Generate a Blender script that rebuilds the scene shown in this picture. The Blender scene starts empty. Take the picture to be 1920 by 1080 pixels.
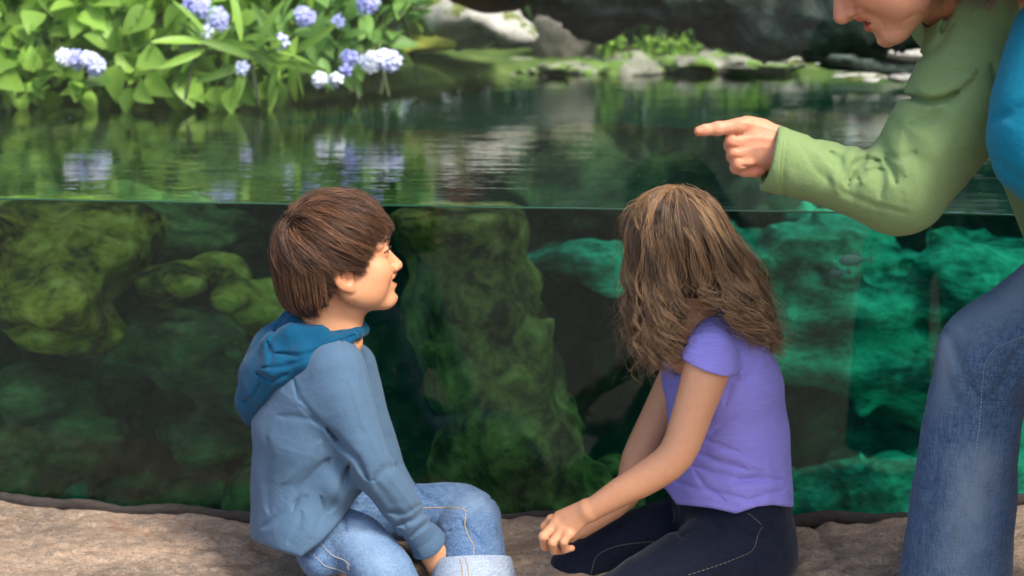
import bpy, math, random
import numpy as np
from mathutils import Vector, Matrix
from mathutils.bvhtree import BVHTree

# ------------------------------------------------------------------ camera, sky, sun, exposure
S = bpy.context.scene
COL = S.collection
PITCH, CAMZ, FPX = math.radians(12.5), 1.115, 2667.0
cam = bpy.data.objects.new('camera', bpy.data.cameras.new('camera'))
COL.objects.link(cam); S.camera = cam
cam.location = (0, 0, CAMZ); cam.rotation_euler = (math.pi/2-PITCH, 0, 0)
cam.data.sensor_width = 36; cam.data.lens = 50
cam.data.clip_start = .05; cam.data.clip_end = 500
cam.data.dof.use_dof = True; cam.data.dof.focus_distance = 2.50; cam.data.dof.aperture_fstop = 3.6

SUN_EL, SUN_AZ = math.radians(52), math.radians(138)      # azimuth clockwise from +Y
W = bpy.data.worlds.new('World'); S.world = W; W.use_nodes = True
wt = W.node_tree; sky = wt.nodes.new('ShaderNodeTexSky')
sky.sky_type = 'NISHITA'; sky.sun_disc = False
sky.sun_elevation = SUN_EL; sky.sun_rotation = SUN_AZ; sky.dust_density = 3.0; sky.air_density = 1.0; sky.ozone_density=.6
wt.links.new(sky.outputs[0], wt.nodes['Background'].inputs[0])
wt.nodes['Background'].inputs[1].default_value = 0.15
sl = bpy.data.lights.new('sun', 'SUN'); sl.energy = 2.1; sl.angle = math.radians(14); sl.color = (1, .93, .82)
so = bpy.data.objects.new('sun', sl); COL.objects.link(so)
sd = Vector((math.sin(SUN_AZ)*math.cos(SUN_EL), math.cos(SUN_AZ)*math.cos(SUN_EL), math.sin(SUN_EL)))
so.rotation_euler = (-sd).to_track_quat('-Z', 'Y').to_euler(); so.location = sd*20
S.view_settings.view_transform = 'Standard'; S.view_settings.look = 'None'
S.view_settings.exposure = 1.0; S.view_settings.gamma = 1.0
S.render.engine = 'CYCLES'
S.cycles.use_denoising = True
S.cycles.transparent_max_bounces = 24; S.cycles.max_bounces = 8; S.cycles.volume_bounces = 0
S.cycles.caustics_reflective = False; S.cycles.caustics_refractive = False
S.cycles.sample_clamp_indirect = 4.0

# ------------------------------------------------------------------ maths helpers
CP, SP = math.cos(PITCH), math.sin(PITCH)
def P(px, py, Y):
    """point of the world seen at photo pixel (px,py), Y metres in front of the camera"""
    a, b = (px-960)/FPX, -(py-540)/FPX
    dy, dz = CP + b*SP, -SP + b*CP
    k = Y/dy
    return np.array([a*k, Y, CAMZ+dz*k])
def Z0(px, py, z):
    """point at height z on the ray through pixel"""
    a, b = (px-960)/FPX, -(py-540)/FPX
    dy, dz = CP + b*SP, -SP + b*CP
    k = (z-CAMZ)/dz
    return np.array([a*k, dy*k, z])
def proj(p):
    x, y, z = p[:, 0], p[:, 1], p[:, 2]-CAMZ
    d = y*CP - z*SP; up = y*SP + z*CP
    return 960+FPX*x/d, 540-FPX*up/d
def px2m(n, Y): return n*Y*1.035/FPX
GY0, GK = 2.90, 0.098                    # the pane stands along Y = GY0 - GK*X
WATER = 0.641
def hashn(ix, iy, iz, s):
    h = (ix*374761393 + iy*668265263 + iz*1442695041 + s*974634777) & 0xffffffff
    h = ((h ^ (h >> 13))*1274126177) & 0xffffffff
    h = ((h ^ (h >> 16))*2246822519) & 0xffffffff
    return ((h >> 8) & 0xffff)/65535.0
def vnoise(p, f, s=0):
    q = p*f; i = np.floor(q).astype(np.int64); t = q-i; t = t*t*(3-2*t)
    r = 0
    for dx in (0, 1):
        for dy in (0, 1):
            for dz in (0, 1):
                w = (t[:, 0] if dx else 1-t[:, 0])*(t[:, 1] if dy else 1-t[:, 1])*(t[:, 2] if dz else 1-t[:, 2])
                r = r+w*hashn(i[:, 0]+dx, i[:, 1]+dy, i[:, 2]+dz, s)
    return r*2-1
def fbm(p, f, o=4, s=0, g=.5):
    r = 0; a = 1
    for k in range(o):
        r = r+a*vnoise(p, f*2**k, s+k*17); a *= g
    return r
def only_near(p, c, r, f):
    """evaluate f only inside a ball (plus a safe far value outside it)"""
    dd = np.sqrt(((p-c)**2).sum(1)); out = dd-r*.8; m_ = dd < r
    if m_.any(): out[m_] = f(p[m_])
    return out
def smin(a, b, k):
    h = np.clip(.5+.5*(b-a)/k, 0, 1)
    return b*(1-h)+a*h-k*h*(1-h)
def smax(a, b, k): return -smin(-a, -b, k)
def V(*a): return np.array(a, float)
def norm(v): return v/(np.linalg.norm(v)+1e-12)
def sph(p, c, r): return np.sqrt(((p-c)**2).sum(1))-r
def cap(p, a, b, ra, rb=None):
    rb = ra if rb is None else rb
    ab = b-a; t = np.clip(((p-a)@ab)/(ab@ab+1e-12), 0, 1)
    return np.sqrt(((p-a-t[:, None]*ab)**2).sum(1))-(ra+(rb-ra)*t)
def chain(p, pts, rs, k=.01):
    d = None
    for i in range(len(pts)-1):
        c = cap(p, pts[i], pts[i+1], rs[i], rs[i+1])
        d = c if d is None else smin(d, c, k)
    return d
def ell(p, c, r, R=None):
    q = p-c
    if R is not None: q = q@R            # columns of R are the axes
    r = np.asarray(r, float)
    k0 = np.sqrt(((q/r)**2).sum(1)); k1 = np.sqrt(((q/(r*r))**2).sum(1))
    return k0*(k0-1)/(k1+1e-9)
def ecap(p, a, b, r0, r1, side):
    """capsule with an elliptic section: r=(half size along side, half size across)"""
    ab = b-a; L = np.linalg.norm(ab); T = ab/L
    s = norm(side-T*(side@T)); u = np.cross(T, s)
    q = p-a; h = q@T; t = np.clip(h/L, 0, 1)
    w = h-t*L
    A = r0[0]+(r1[0]-r0[0])*t; B = r0[1]+(r1[1]-r0[1])*t; C = np.minimum(A, B)
    x, y = q@s, q@u
    k0 = np.sqrt((x/A)**2+(y/B)**2+(w/C)**2)
    k1 = np.sqrt((x/A**2)**2+(y/B**2)**2+(w/C**2)**2)
    return k0*(k0-1)/(k1+1e-9)
def folds(p, L):
    """sculpted creases: (pixel polyline, width px, depth m); positive = groove"""
    u, v = proj(p); r = np.zeros(len(p))
    for pts, w, a in L:
        d = np.full(len(p), 1e9)
        n = len(pts)-1
        for i in range(n):
            ax, ay = pts[i]; bx, by = pts[i+1]
            ex, ey = bx-ax, by-ay
            t = np.clip(((u-ax)*ex+(v-ay)*ey)/(ex*ex+ey*ey), 0, 1)
            dd = np.hypot(u-ax-t*ex, v-ay-t*ey)
            tt = (i+t)/n
            dd = dd/np.clip(np.sqrt(np.clip(4*tt*(1-tt), .04, 1)), .2, 1)
            d = np.minimum(d, dd)
        r += a*np.exp(-(d/w)**2)
    return r

# ------------------------------------------------------------------ implicit surface -> mesh (surface nets)
def sdf_mesh(f, lo, hi, vox, slack=1.6):
    lo, hi = np.array(lo, float), np.array(hi, float)
    B = 8
    n = (np.ceil((hi-lo)/vox/B).astype(int)+1)*B
    nb = n//B
    val = np.full(n, 1.0, np.float32)
    bc = np.stack(np.meshgrid(*[np.arange(k) for k in nb], indexing='ij'), -1).reshape(-1, 3)
    cen = lo+(bc*B+B/2-.5)*vox
    d = np.concatenate([f(cen[i:i+60000]) for i in range(0, len(cen), 60000)])
    act = np.abs(d) < slack*vox*B*.87+vox*3
    sg = np.where(d < 0, -1.0, 1.0).astype(np.float32).reshape(nb)
    val = np.repeat(np.repeat(np.repeat(sg, B, 0), B, 1), B, 2)
    ab = bc[act]
    o = np.stack(np.meshgrid(*[np.arange(B)]*3, indexing='ij'), -1).reshape(-1, 3)
    for i in range(0, len(ab), 400):
        g = (ab[i:i+400, None, :]*B+o[None]).reshape(-1, 3)
        val[g[:, 0], g[:, 1], g[:, 2]] = f(lo+g*vox)
    s = val < 0
    m = np.zeros(tuple(k-1 for k in n), np.uint8)
    cs = [(x, y, z) for x in (0, 1) for y in (0, 1) for z in (0, 1)]
    sl_ = lambda c: tuple(slice(c[k], n[k]-1+c[k]) for k in range(3))
    for c in cs: m += s[sl_(c)]
    cells = np.argwhere((m > 0) & (m < 8))
    idx = np.full(m.shape, -1, np.int64); idx[cells[:, 0], cells[:, 1], cells[:, 2]] = np.arange(len(cells))
    cv = {c: val[cells[:, 0]+c[0], cells[:, 1]+c[1], cells[:, 2]+c[2]].astype(float) for c in cs}
    acc = np.zeros((len(cells), 3)); cnt = np.zeros(len(cells))
    for c in cs:
        for k in range(3):
            if c[k] == 0:
                e = list(c); e[k] = 1; e = tuple(e)
                a, b = cv[c], cv[e]; x = (a < 0) != (b < 0)
                t = a[x]/(a[x]-b[x]); pt = np.array(c, float)[None].repeat(x.sum(), 0); pt[:, k] = t
                acc[x] += pt; cnt[x] += 1
    v = lo+(cells+acc/cnt[:, None])*vox
    F = []
    for k in range(3):
        a_, b_ = (k+1) % 3, (k+2) % 3
        s0 = [slice(1, n[j]-1) for j in range(3)]; s1 = list(s0)
        s0[k] = slice(0, n[k]-1); s1[k] = slice(1, n[k])
        A, Bv = s[tuple(s0)], s[tuple(s1)]
        for flip, mk in ((False, A & ~Bv), (True, ~A & Bv)):
            e = np.argwhere(mk)
            if not len(e): continue
            off = np.array([1, 1, 1]); off[k] = 0; e = e+off
            q = []
            for da, db in ((0, 0), (-1, 0), (-1, -1), (0, -1)):
                c = e.copy(); c[:, a_] += da; c[:, b_] += db
                q.append(idx[c[:, 0], c[:, 1], c[:, 2]])
            q = np.stack(q, 1)
            F.append(q[:, ::-1] if flip else q)
    F = np.concatenate(F)
    F = F[(F >= 0).all(1)]
    return v, F
def relax(v, F, it=2, lam=.5):
    a = np.concatenate([F[:, i] for i in range(4)]); b = np.concatenate([F[:, (i+1) % 4] for i in range(4)])
    for _ in range(it):
        s = np.zeros_like(v); c = np.bincount(a, minlength=len(v))+np.bincount(b, minlength=len(v))
        for k in range(3):
            s[:, k] = np.bincount(a, v[b, k], len(v))+np.bincount(b, v[a, k], len(v))
        v = v+lam*(s/np.maximum(c, 1)[:, None]-v)
    return v

# ------------------------------------------------------------------ objects
def mesh_obj(name, v, F, mat, parent=None, smooth=True, colors=None, matidx=None):
    me = bpy.data.meshes.new(name)
    v = np.asarray(v, float)
    org = np.array(ORG.get(parent.name, (0, 0, 0)), float) if parent is not None else np.zeros(3)
    v = v-org
    if isinstance(F, np.ndarray):
        nf, k = F.shape
        me.vertices.add(len(v)); me.vertices.foreach_set('co', v.astype(np.float32).ravel())
        me.loops.add(nf*k); me.loops.foreach_set('vertex_index', F.astype(np.int32).ravel())
        me.polygons.add(nf); me.polygons.foreach_set('loop_start', (np.arange(nf)*k).astype(np.int32))
        me.update(calc_edges=True); me.validate()
    else:
        me.from_pydata([tuple(x) for x in v], [], [tuple(f) for f in F])
    me.polygons.foreach_set('use_smooth', np.full(len(me.polygons), smooth))
    if colors is not None:
        at = me.color_attributes.new('Col', 'FLOAT_COLOR', 'POINT')
        c = np.ones((len(v), 4), np.float32); c[:, :colors.shape[1]] = colors
        at.data.foreach_set('color', c.ravel())
    for m in (mat if isinstance(mat, (list, tuple)) else [mat]): me.materials.append(m)
    if matidx is not None: me.polygons.foreach_set('material_index', matidx.astype(np.int32))
    ob = bpy.data.objects.new(name, me); COL.objects.link(ob)
    if parent is not None: ob.parent = parent
    ORG[ob.name] = tuple(org)
    return ob
ORG = {}
def thing(name, label, cat, loc=(0, 0, 0), group=None):
    o = bpy.data.objects.new(name, None); COL.objects.link(o); o.location = tuple(loc)
    o.empty_display_size = .1
    ORG[o.name] = tuple(loc); tag(o, label, cat, group); return o
def tag(o, label=None, cat=None, group=None, kind=None):
    if label: o['label'] = label
    if cat: o['category'] = cat
    if group: o['group'] = group
    if kind: o['kind'] = kind
    return o
def tubes(paths, rad, sides=3, taper=.35):
    """many thin tubes: paths (N,S,3), rad (N,) -> verts, quads"""
    N, Sg, _ = paths.shape
    t = np.gradient(paths, axis=1); t /= np.linalg.norm(t, axis=2, keepdims=True)+1e-9
    ref = np.where(np.abs(t[:, :, 2:3]) < .9, np.array([0, 0, 1.]), np.array([1., 0, 0]))
    u = np.cross(t, ref); u /= np.linalg.norm(u, axis=2, keepdims=True)+1e-9
    w = np.cross(t, u)
    s = np.linspace(0, 1, Sg); prof = np.where(s < .6, 1, 1-(s-.6)/.4*(1-taper))
    R = np.asarray(rad)[:, None, None]*prof[None, :, None]
    V_ = []
    for k in range(sides):
        a = 2*math.pi*k/sides
        V_.append(paths+(u*math.cos(a)+w*math.sin(a))*R)
    v = np.stack(V_, 2).reshape(-1, 3)
    b = (np.arange(N)[:, None, None]*Sg+np.arange(Sg-1)[None, :, None])*sides+np.arange(sides)[None, None, :]
    k2 = (np.arange(sides)+1) % sides
    b2 = (np.arange(N)[:, None, None]*Sg+np.arange(Sg-1)[None, :, None])*sides+k2[None, None, :]
    F = np.stack([b, b+sides, b2+sides, b2], -1).reshape(-1, 4)
    return v, F
def curve_pts(ctrl, n):
    """Catmull-Rom through control points (.., K, 3) -> (.., n, 3)"""
    c = np.asarray(ctrl, float); K = c.shape[-2]
    cc = np.concatenate([2*c[..., :1, :]-c[..., 1:2, :], c, 2*c[..., -1:, :]-c[..., -2:-1, :]], -2)
    t = np.linspace(0, K-1-1e-6, n); i = t.astype(int); f = (t-i)[:, None]
    p0, p1, p2, p3 = cc[..., i, :], cc[..., i+1, :], cc[..., i+2, :], cc[..., i+3, :]
    return .5*(2*p1+(p2-p0)*f+(2*p0-5*p1+4*p2-p3)*f*f+(3*p1-p0-3*p2+p3)*f**3)

# ------------------------------------------------------------------ materials
class M:
    def __init__(s, name):
        s.m = bpy.data.materials.new(name); s.m.use_nodes = True; s.t = s.m.node_tree; s.n = s.t.nodes
        s.b = s.n['Principled BSDF']; s.o = s.n['Material Output']
    def add(s, ty, **k):
        x = s.n.new('ShaderNode'+ty)
        for a, v in k.items():
            if a.startswith('i_'): x.inputs[a[2:].replace('_', ' ')].default_value = v
            else: setattr(x, a, v)
        return x
    def ln(s, a, b): s.t.links.new(a, b)
    def coord(s, scale=(1, 1, 1), rot=(0, 0, 0)):
        c = s.add('TexCoord'); mp = s.add('Mapping'); mp.inputs['Scale'].default_value = scale; mp.inputs['Rotation'].default_value = rot
        s.ln(c.outputs['Object'], mp.inputs['Vector']); return mp.outputs[0]
    def noise(s, vec, scale, detail=4, rough=.5, dist=0):
        x = s.add('TexNoise'); s.ln(vec, x.inputs['Vector']); x.inputs['Scale'].default_value = scale
        x.inputs['Detail'].default_value = detail; x.inputs['Roughness'].default_value = rough; x.inputs['Distortion'].default_value = dist
        return x.outputs['Fac']
    def ramp(s, fac, stops, interp='LINEAR'):
        r = s.add('ValToRGB'); s.ln(fac, r.inputs[0]); cr = r.color_ramp; cr.interpolation = interp
        while len(cr.elements) < len(stops): cr.elements.new(.5)
        for e, (p, c) in zip(cr.elements, stops):
            e.position = p; e.color = (c[0], c[1], c[2], 1) if not isinstance(c, (int, float)) else (c, c, c, 1)
        return r.outputs[0]
    def mix(s, fac, a, b, mode='MIX'):
        x = s.add('Mix', data_type='RGBA', blend_type=mode)
        for i, v in ((0, fac), (6, a), (7, b)):
            if isinstance(v, (int, float)): x.inputs[i].default_value = v
            elif isinstance(v, tuple): x.inputs[i].default_value = (*v, 1)
            else: s.ln(v, x.inputs[i])
        return x.outputs[2]
    def math(s, op, a, b=0):
        x = s.add('Math', operation=op)
        for i, v in ((0, a), (1, b)):
            if isinstance(v, (int, float)): x.inputs[i].default_value = v
            else: s.ln(v, x.inputs[i])
        return x.outputs[0]
    def bump(s, h, strength, dist, prev=None):
        x = s.add('Bump'); x.inputs['Strength'].default_value = strength; x.inputs['Distance'].default_value = dist
        s.ln(h, x.inputs['Height'])
        if prev is not None: s.ln(prev, x.inputs['Normal'])
        return x.outputs[0]
    def set(s, col=None, rough=None, normal=None, **k):
        for nm, v in (('Base Color', col), ('Roughness', rough), ('Normal', normal)):
            if v is None: continue
            if isinstance(v, (int, float)): s.b.inputs[nm].default_value = v
            elif isinstance(v, tuple): s.b.inputs[nm].default_value = (*v, 1)
            else: s.ln(v, s.b.inputs[nm])
        for a, v in k.items(): s.b.inputs[a.replace('_', ' ')].default_value = v
        return s.m
# ================================================================== SETTING
rng = np.random.default_rng(7); random.seed(7)
# ---- rock materials
def rock_mat(name, stops, scale=6, bumpd=.02, rough=.85, fine=60, wet=0, speck=None, zs=1.0):
    m = M(name); c = m.coord((1, 1, zs))
    n1 = m.noise(c, scale, 8, .62, .4); n2 = m.noise(c, fine, 6, .7)
    f = m.math('ADD', m.math('MULTIPLY', n1, .7), m.math('MULTIPLY', n2, .3))
    col = m.ramp(f, stops)
    if speck: 
        n3 = m.noise(c, speck[1], 3, .6)
        col = m.mix(m.ramp(n3, [(speck[2], 0), (speck[2]+.06, 1)]), col, speck[0])
    nb = m.bump(n1, .6, bumpd); nb = m.bump(n2, .8, bumpd*.25, nb)
    return m.set(col, rough, nb, Specular_IOR_Level=.5 if wet else .25)

# coping rock the children sit on: tan, speckled with grey and rust
m = M('coping_rock'); c = m.coord(); cl = m.coord((1, 3.2, 6))
n1 = m.noise(c, 3.2, 8, .6, .6); n2 = m.noise(c, 55, 8, .75); n3 = m.noise(cl, 22, 6, .7, .3); n4 = m.noise(c, 190, 4, .8)
col = m.ramp(n1, [(.28, (.17, .13, .10)), (.45, (.37, .265, .19)), (.60, (.50, .35, .245)), (.78, (.62, .46, .32))])
col = m.mix(m.ramp(n3, [(.42, .0), (.60, .6)]), col, (.17, .155, .13))
col = m.mix(m.ramp(n2, [(.50, 0), (.60, .6)]), col, (.56, .43, .31))
col = m.mix(m.ramp(n4, [(.54, 0), (.62, .8)]), col, (.06, .045, .036))
col = m.mix(m.ramp(m.noise(c, 9, 5, .6), [(.60, 0), (.70, .5)]), col, (.30, .13, .07))
# the steep front of the coping is mixed towards a paler orange than the top
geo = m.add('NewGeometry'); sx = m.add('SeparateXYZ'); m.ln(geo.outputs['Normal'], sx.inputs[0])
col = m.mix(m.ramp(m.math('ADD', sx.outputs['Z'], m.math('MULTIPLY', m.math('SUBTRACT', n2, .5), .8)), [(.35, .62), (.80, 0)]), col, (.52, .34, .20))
nb = m.bump(n1, .5, .02); nb = m.bump(n3, .6, .006, nb); nb = m.bump(n2, 1.0, .007, nb); nb = m.bump(n4, .5, .0015, nb)
MAT_COPING = m.set(col, .82, nb, Specular_IOR_Level=.3)

def ymin(x): return GY0-GK*x
# ---- coping rocks: heightfield profile along the pane, split into boulders
def coping(name, label, x0, x1, seed, ztop, drop, front=2.52, bulge=.0):
    def f(p):
        x, y, z = p[:, 0], p[:, 1], p[:, 2]
        q = p+np.stack([fbm(p, 5, 3, seed), fbm(p, 5, 3, seed+9), 0*x], 1)*.012
        xc, hx = (x0+x1)/2, (x1-x0)/2
        yb = ymin(x)-.004
        top = np.interp(x, *ztop)+.010*fbm(p*[1, 1, 0], 6, 4, seed)+.004*fbm(p*[1, 1, 0], 24, 3, seed+3)
        fr = front+.03*vnoise(p*[1, 0, 0], 3, seed+5)+bulge*np.cos((x-xc)/hx*1.4)
        d1 = z-top
        d2 = fr-y+.016*fbm(p, 12, 4, seed+20)
        d = smax(d1, d2, .09)
        d = smax(d, np.abs(x-xc)-hx, .05)
        d = np.maximum(d, y-yb)
        d = np.maximum(d, -z-drop)
        return d+.0035*fbm(p, 45, 3, seed+7)
    v, F = sdf_mesh(f, (x0-.05, front-.12, -drop-.02), (x1+.05, 3.06, .16), .007)
    v = relax(v, F, 1)
    # unwelded copies are not needed; one mesh per rock
    o = mesh_obj(name, v, F, MAT_COPING)
    return tag(o, label, 'rock')
zt = lambda *a: ([q[0] for q in a], [q[1] for q in a])
def xz(px, py):                                   # point of the pane's foot seen at a pixel
    for _ in range(1): pass
    Y = GY0
    for _ in range(6):
        p = P(px, py, Y); Y = ymin(p[0])
    return (p[0], p[2])
foot = [(-300, 905), (0, 935), (120, 948), (250, 957), (380, 960), (440, 968), (520, 985), (700, 985), (900, 975), (1000, 970), (1120, 968),
        (1300, 985), (1440, 985), (1500, 978), (1560, 972), (1700, 972), (1880, 945), (1960, 935), (2200, 930)]
FT = [xz(*q) for q in foot]; FTx = [q[0] for q in FT]; FTz = [q[1] for q in FT]
def ztops(x0, x1, e=.0):
    xs = np.linspace(x0, x1, 40); return (xs, np.interp(xs, FTx, FTz)+e)
coping('rock', 'long flat tan rock ledge at the far left, beside the seated boy', -1.75, -.385, 3, ztops(-1.8, -.3), .5)
coping('rock', 'brown grey rock the two children sit on, between them', -.425, .50, 31, ztops(-.5, .6), .5, 2.47)
coping('rock', 'rounded speckled rock just right of the seated girl', .46, .665, 47, ztops(.4, .8), .5, 2.50, -.02)
coping('rock', 'tan rusty rock behind the leg in blue jeans at far right', .62, 1.55, 59, ztops(.5, 1.6), .5, 2.46)

# dark sealant line at the foot of the pane
m = M('sealant'); c = m.coord((1, 1, 3)); n = m.noise(c, 40, 6, .7)
MAT_SEAL = m.set(m.ramp(n, [(.3, (.012, .010, .009)), (.7, (.05, .038, .03))]), .8, m.bump(n, .8, .004))
xs = np.linspace(-1.7, 1.5, 260)
path = np.stack([xs, ymin(xs)-.008, np.interp(xs, FTx, FTz)+.004+.003*np.sin(xs*31)], 1)
rr = .013*(1+.35*vnoise(path, 14, 3)+.2*vnoise(path, 60, 5))
ang = np.linspace(0, 2*math.pi, 10, endpoint=False)
v = (path[:, None, :]+np.stack([0*ang, np.cos(ang)*.6, np.sin(ang)], 1)[None]*rr[:, None, None]).reshape(-1, 3)
n_ = len(xs); i = np.arange(n_-1)[:, None]*10+np.arange(10)[None]; j = np.arange(n_-1)[:, None]*10+(np.arange(10)[None]+1) % 10
F = np.stack([i, j, j+10, i+10], -1).reshape(-1, 4)
tag(mesh_obj('sealant_strip', v, F, MAT_SEAL), 'dark brown sealant line along the bottom edge of the viewing pane', 'sealant')

# ---- visitor floor in front of the ledge
m = M('visitor_floor'); c = m.coord(); n = m.noise(c, 8, 8, .7); n2 = m.noise(c, 120, 4, .7)
MAT_FLOOR = m.set(m.mix(m.ramp(n2, [(.4, 0), (.65, .6)]), m.ramp(n, [(.3, (.14, .11, .09)), (.7, (.24, .19, .15))]), (.10, .08, .07)), .85, m.bump(n2, .6, .003))
tag(mesh_obj('floor', [(-60, -60, -.46), (60, -60, -.46), (60, 2.52, -.46), (-60, 2.52, -.46)], [(0, 1, 2, 3)], MAT_FLOOR), kind='structure')

# ---- pane: thick acrylic, a little dusty and scratched
m = M('acrylic'); c = m.coord()
vor = m.add('TexVoronoi', feature='F1'); m.ln(c, vor.inputs['Vector']); vor.inputs['Scale'].default_value = 46
rnd = m.add('SeparateColor'); m.ln(vor.outputs['Color'], rnd.inputs[0])
dot = m.math('MULTIPLY', m.math('LESS_THAN', vor.outputs['Distance'], .035), m.math('GREATER_THAN', rnd.outputs[0], .80))
smear = m.ramp(m.noise(m.coord((1.6, 1, 1), (0, .5, 0)), 5, 8, .72, 2.0), [(.50, 0), (.80, .014)])
tr = m.add('BsdfTransparent'); tr.inputs[0].default_value = (.97, .99, .98, 1)
gl = m.add('BsdfGlossy'); gl.inputs['Roughness'].default_value = .0
di = m.add('BsdfDiffuse'); di.inputs[0].default_value = (.55, .6, .58, 1)
fr = m.add('Fresnel'); fr.inputs[0].default_value = 1.36
mx = m.add('MixShader'); m.ln(fr.outputs[0], mx.inputs[0]); m.ln(tr.outputs[0], mx.inputs[1]); m.ln(gl.outputs[0], mx.inputs[2])
mx2 = m.add('MixShader'); m.ln(m.math('MAXIMUM', smear, m.math('MULTIPLY', dot, .45)), mx2.inputs[0]); m.ln(mx.outputs[0], mx2.inputs[1]); m.ln(di.outputs[0], mx2.inputs[2])
m.ln(mx2.outputs[0], m.o.inputs[0]); MAT_PANE = m.m
PT = .006
pane = thing('glass_pane', 'tall clear scratched acrylic viewing pane between the visitors and the pond', 'window pane', (0, GY0, -.1))
def panebox(x0, x1, z0, z1):
    v = [(x, ymin(x)+dy, z) for x in (x0, x1) for dy in (0, PT) for z in (z0, z1)]
    F = [(0, 1, 3, 2), (4, 6, 7, 5), (0, 4, 5, 1), (2, 3, 7, 6), (0, 2, 6, 4), (1, 5, 7, 3)]
    return v, F
v, F = panebox(-1.9, 1.6, -.25, 2.1)
mesh_obj('pane', v, F, MAT_PANE, pane, smooth=False)
m = M('scratch'); MAT_SCR = m.set((.5, .55, .53), .6, None, Alpha=.13)
scr = []
SC = [[(90, 340), (170, 290)], [(940, 860), (985, 790), (1040, 700), (1090, 610)], [(885, 900), (960, 830), (990, 780)], [(1090, 360), (1140, 310), (1190, 270)], [(1240, 345), (1300, 295)],
      [(690, 350), (705, 330), (720, 320)], [(1125, 700), (1100, 770)], [(290, 925), (330, 918), (380, 916), (400, 905)], [(10, 740), (60, 705), (150, 690)],
      [(738, 690), (745, 725)], [(1340, 180), (1350, 150)], [(1010, 165), (1045, 130), (1090, 120)], [(720, 610), (727, 640)], [(960, 250), (1030, 330)], [(1060, 195), (1130, 205), (1180, 200)],
      [(1652, 120), (1656, 135)], [(30, 860), (130, 845), (210, 800)], [(560, 120), (620, 175)], [(1480, 160), (1520, 185)], [(1620, 640), (1632, 665)], [(1180, 300), (1260, 330)], [(150, 480), (152, 540)]]
for q in SC:
    pts = [P(a, b, ymin(P(a, b, GY0)[0])-.0006) for a, b in q]
    pts = [P(a, b, ymin(pp[0])-.0006) for (a, b), pp in zip(q, pts)]
    scr.append(np.linspace(pts[0], pts[-1], 24)+(.0012*np.sin(np.linspace(0, 3.1, 24)))[:, None])
v, F = tubes(np.array(scr), np.full(len(scr), .00035), 3, .2)
so_ = mesh_obj('scratch', v, F, MAT_SCR, pane); so_['kind'] = 'stuff'

# ---- water: a body that tints what lies in it, with a rippled top
m = M('water_top'); c = m.coord((1.0, 4.2, 1)); c2 = m.coord((1, 3.0, 1))
h = m.math('ADD', m.noise(c, 5.5, 2, .5, .4), m.math('MULTIPLY', m.noise(c2, 1.6, 2, .5), 1.6))
nb = m.bump(h, 1.0, .0010); nb = m.bump(m.noise(c, 15, 2, .5), 1.0, .00020, nb)
fr = m.add('Fresnel'); fr.inputs[0].default_value = 1.42; m.ln(nb, fr.inputs['Normal'])
tr = m.add('BsdfTransparent'); tr.inputs[0].default_value = (1, 1, 1, 1)
gl = m.add('BsdfGlossy'); gl.inputs['Roughness'].default_value = .012; m.ln(nb, gl.inputs['Normal'])
mx = m.add('MixShader'); m.ln(fr.outputs[0], mx.inputs[0]); m.ln(tr.outputs[0], mx.inputs[1]); m.ln(gl.outputs[0], mx.inputs[2]); m.ln(mx.outputs[0], m.o.inputs[0])
MAT_WTOP = m.m
def volume(m):
    v = m.add('VolumeAbsorption'); v.inputs['Color'].default_value = (.02, .88, .76, 1); v.inputs['Density'].default_value = .68
    w = m.add('VolumeScatter'); w.inputs['Color'].default_value = (.10, .85, .70, 1); w.inputs['Density'].default_value = .055
    a = m.add('AddShader'); m.ln(v.outputs[0], a.inputs[0]); m.ln(w.outputs[0], a.inputs[1]); m.ln(a.outputs[0], m.o.inputs['Volume'])
volume(m)
m = M('water_side'); tr = m.add('BsdfTransparent'); tr.inputs[0].default_value = (1, 1, 1, 1); m.ln(tr.outputs[0], m.o.inputs[0]); volume(m); MAT_WSIDE = m.m
def wy(x): return ymin(x)+PT+.001
x0, x1, yb, zb = -9, 9, 13, -1.5
v = [(x0, wy(x0), zb), (x1, wy(x1), zb), (x1, yb, zb), (x0, yb, zb), (x0, wy(x0), WATER), (x1, wy(x1), WATER), (x1, yb, WATER), (x0, yb, WATER)]
F = [(4, 5, 6, 7), (0, 3, 2, 1), (0, 1, 5, 4), (1, 2, 6, 5), (2, 3, 7, 6), (3, 0, 4, 7)]
wo = mesh_obj('water', v, np.array(F), [MAT_WTOP, MAT_WSIDE], smooth=False, matidx=np.array([0, 1, 1, 1, 1, 1])); tag(wo, kind='structure')
# meniscus clinging to the pane
m = M('meniscus'); MAT_MEN = m.set((.10, .34, .17), .1, None)
xs = np.linspace(-1.85, 1.55, 60)
xs = np.linspace(-1.85, 1.55, 500)
v, F = tubes(np.stack([xs, ymin(xs)+PT+.002, WATER+.0004+.0009*vnoise(np.stack([xs*9, xs*0, xs*0], 1), 1, 4)], 1)[None], np.array([.0022]), 6, 1)
tag(mesh_obj('waterline', v, F, MAT_MEN), kind='structure')

# ---- pond bed and far basin wall
MAT_BED = rock_mat('pond_bed_rock', [(.3, (.015, .02, .012)), (.55, (.04, .055, .03)), (.75, (.09, .11, .05))], 3, .05)
nx, ny = 90, 60
X, Yy = np.meshgrid(np.linspace(-6, 6, nx), np.linspace(2.6, 13, ny), indexing='ij')
q = np.stack([X.ravel(), Yy.ravel(), 0*X.ravel()], 1)
q[:, 2] = -.75+.12*fbm(q, 1.2, 4, 4)
ii = (np.arange(nx-1)[:, None]*ny+np.arange(ny-1)[None]).ravel()
F = np.stack([ii, ii+ny, ii+ny+1, ii+1], 1)
tag(mesh_obj('pond_bed', q, F, MAT_BED), kind='structure')
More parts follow.
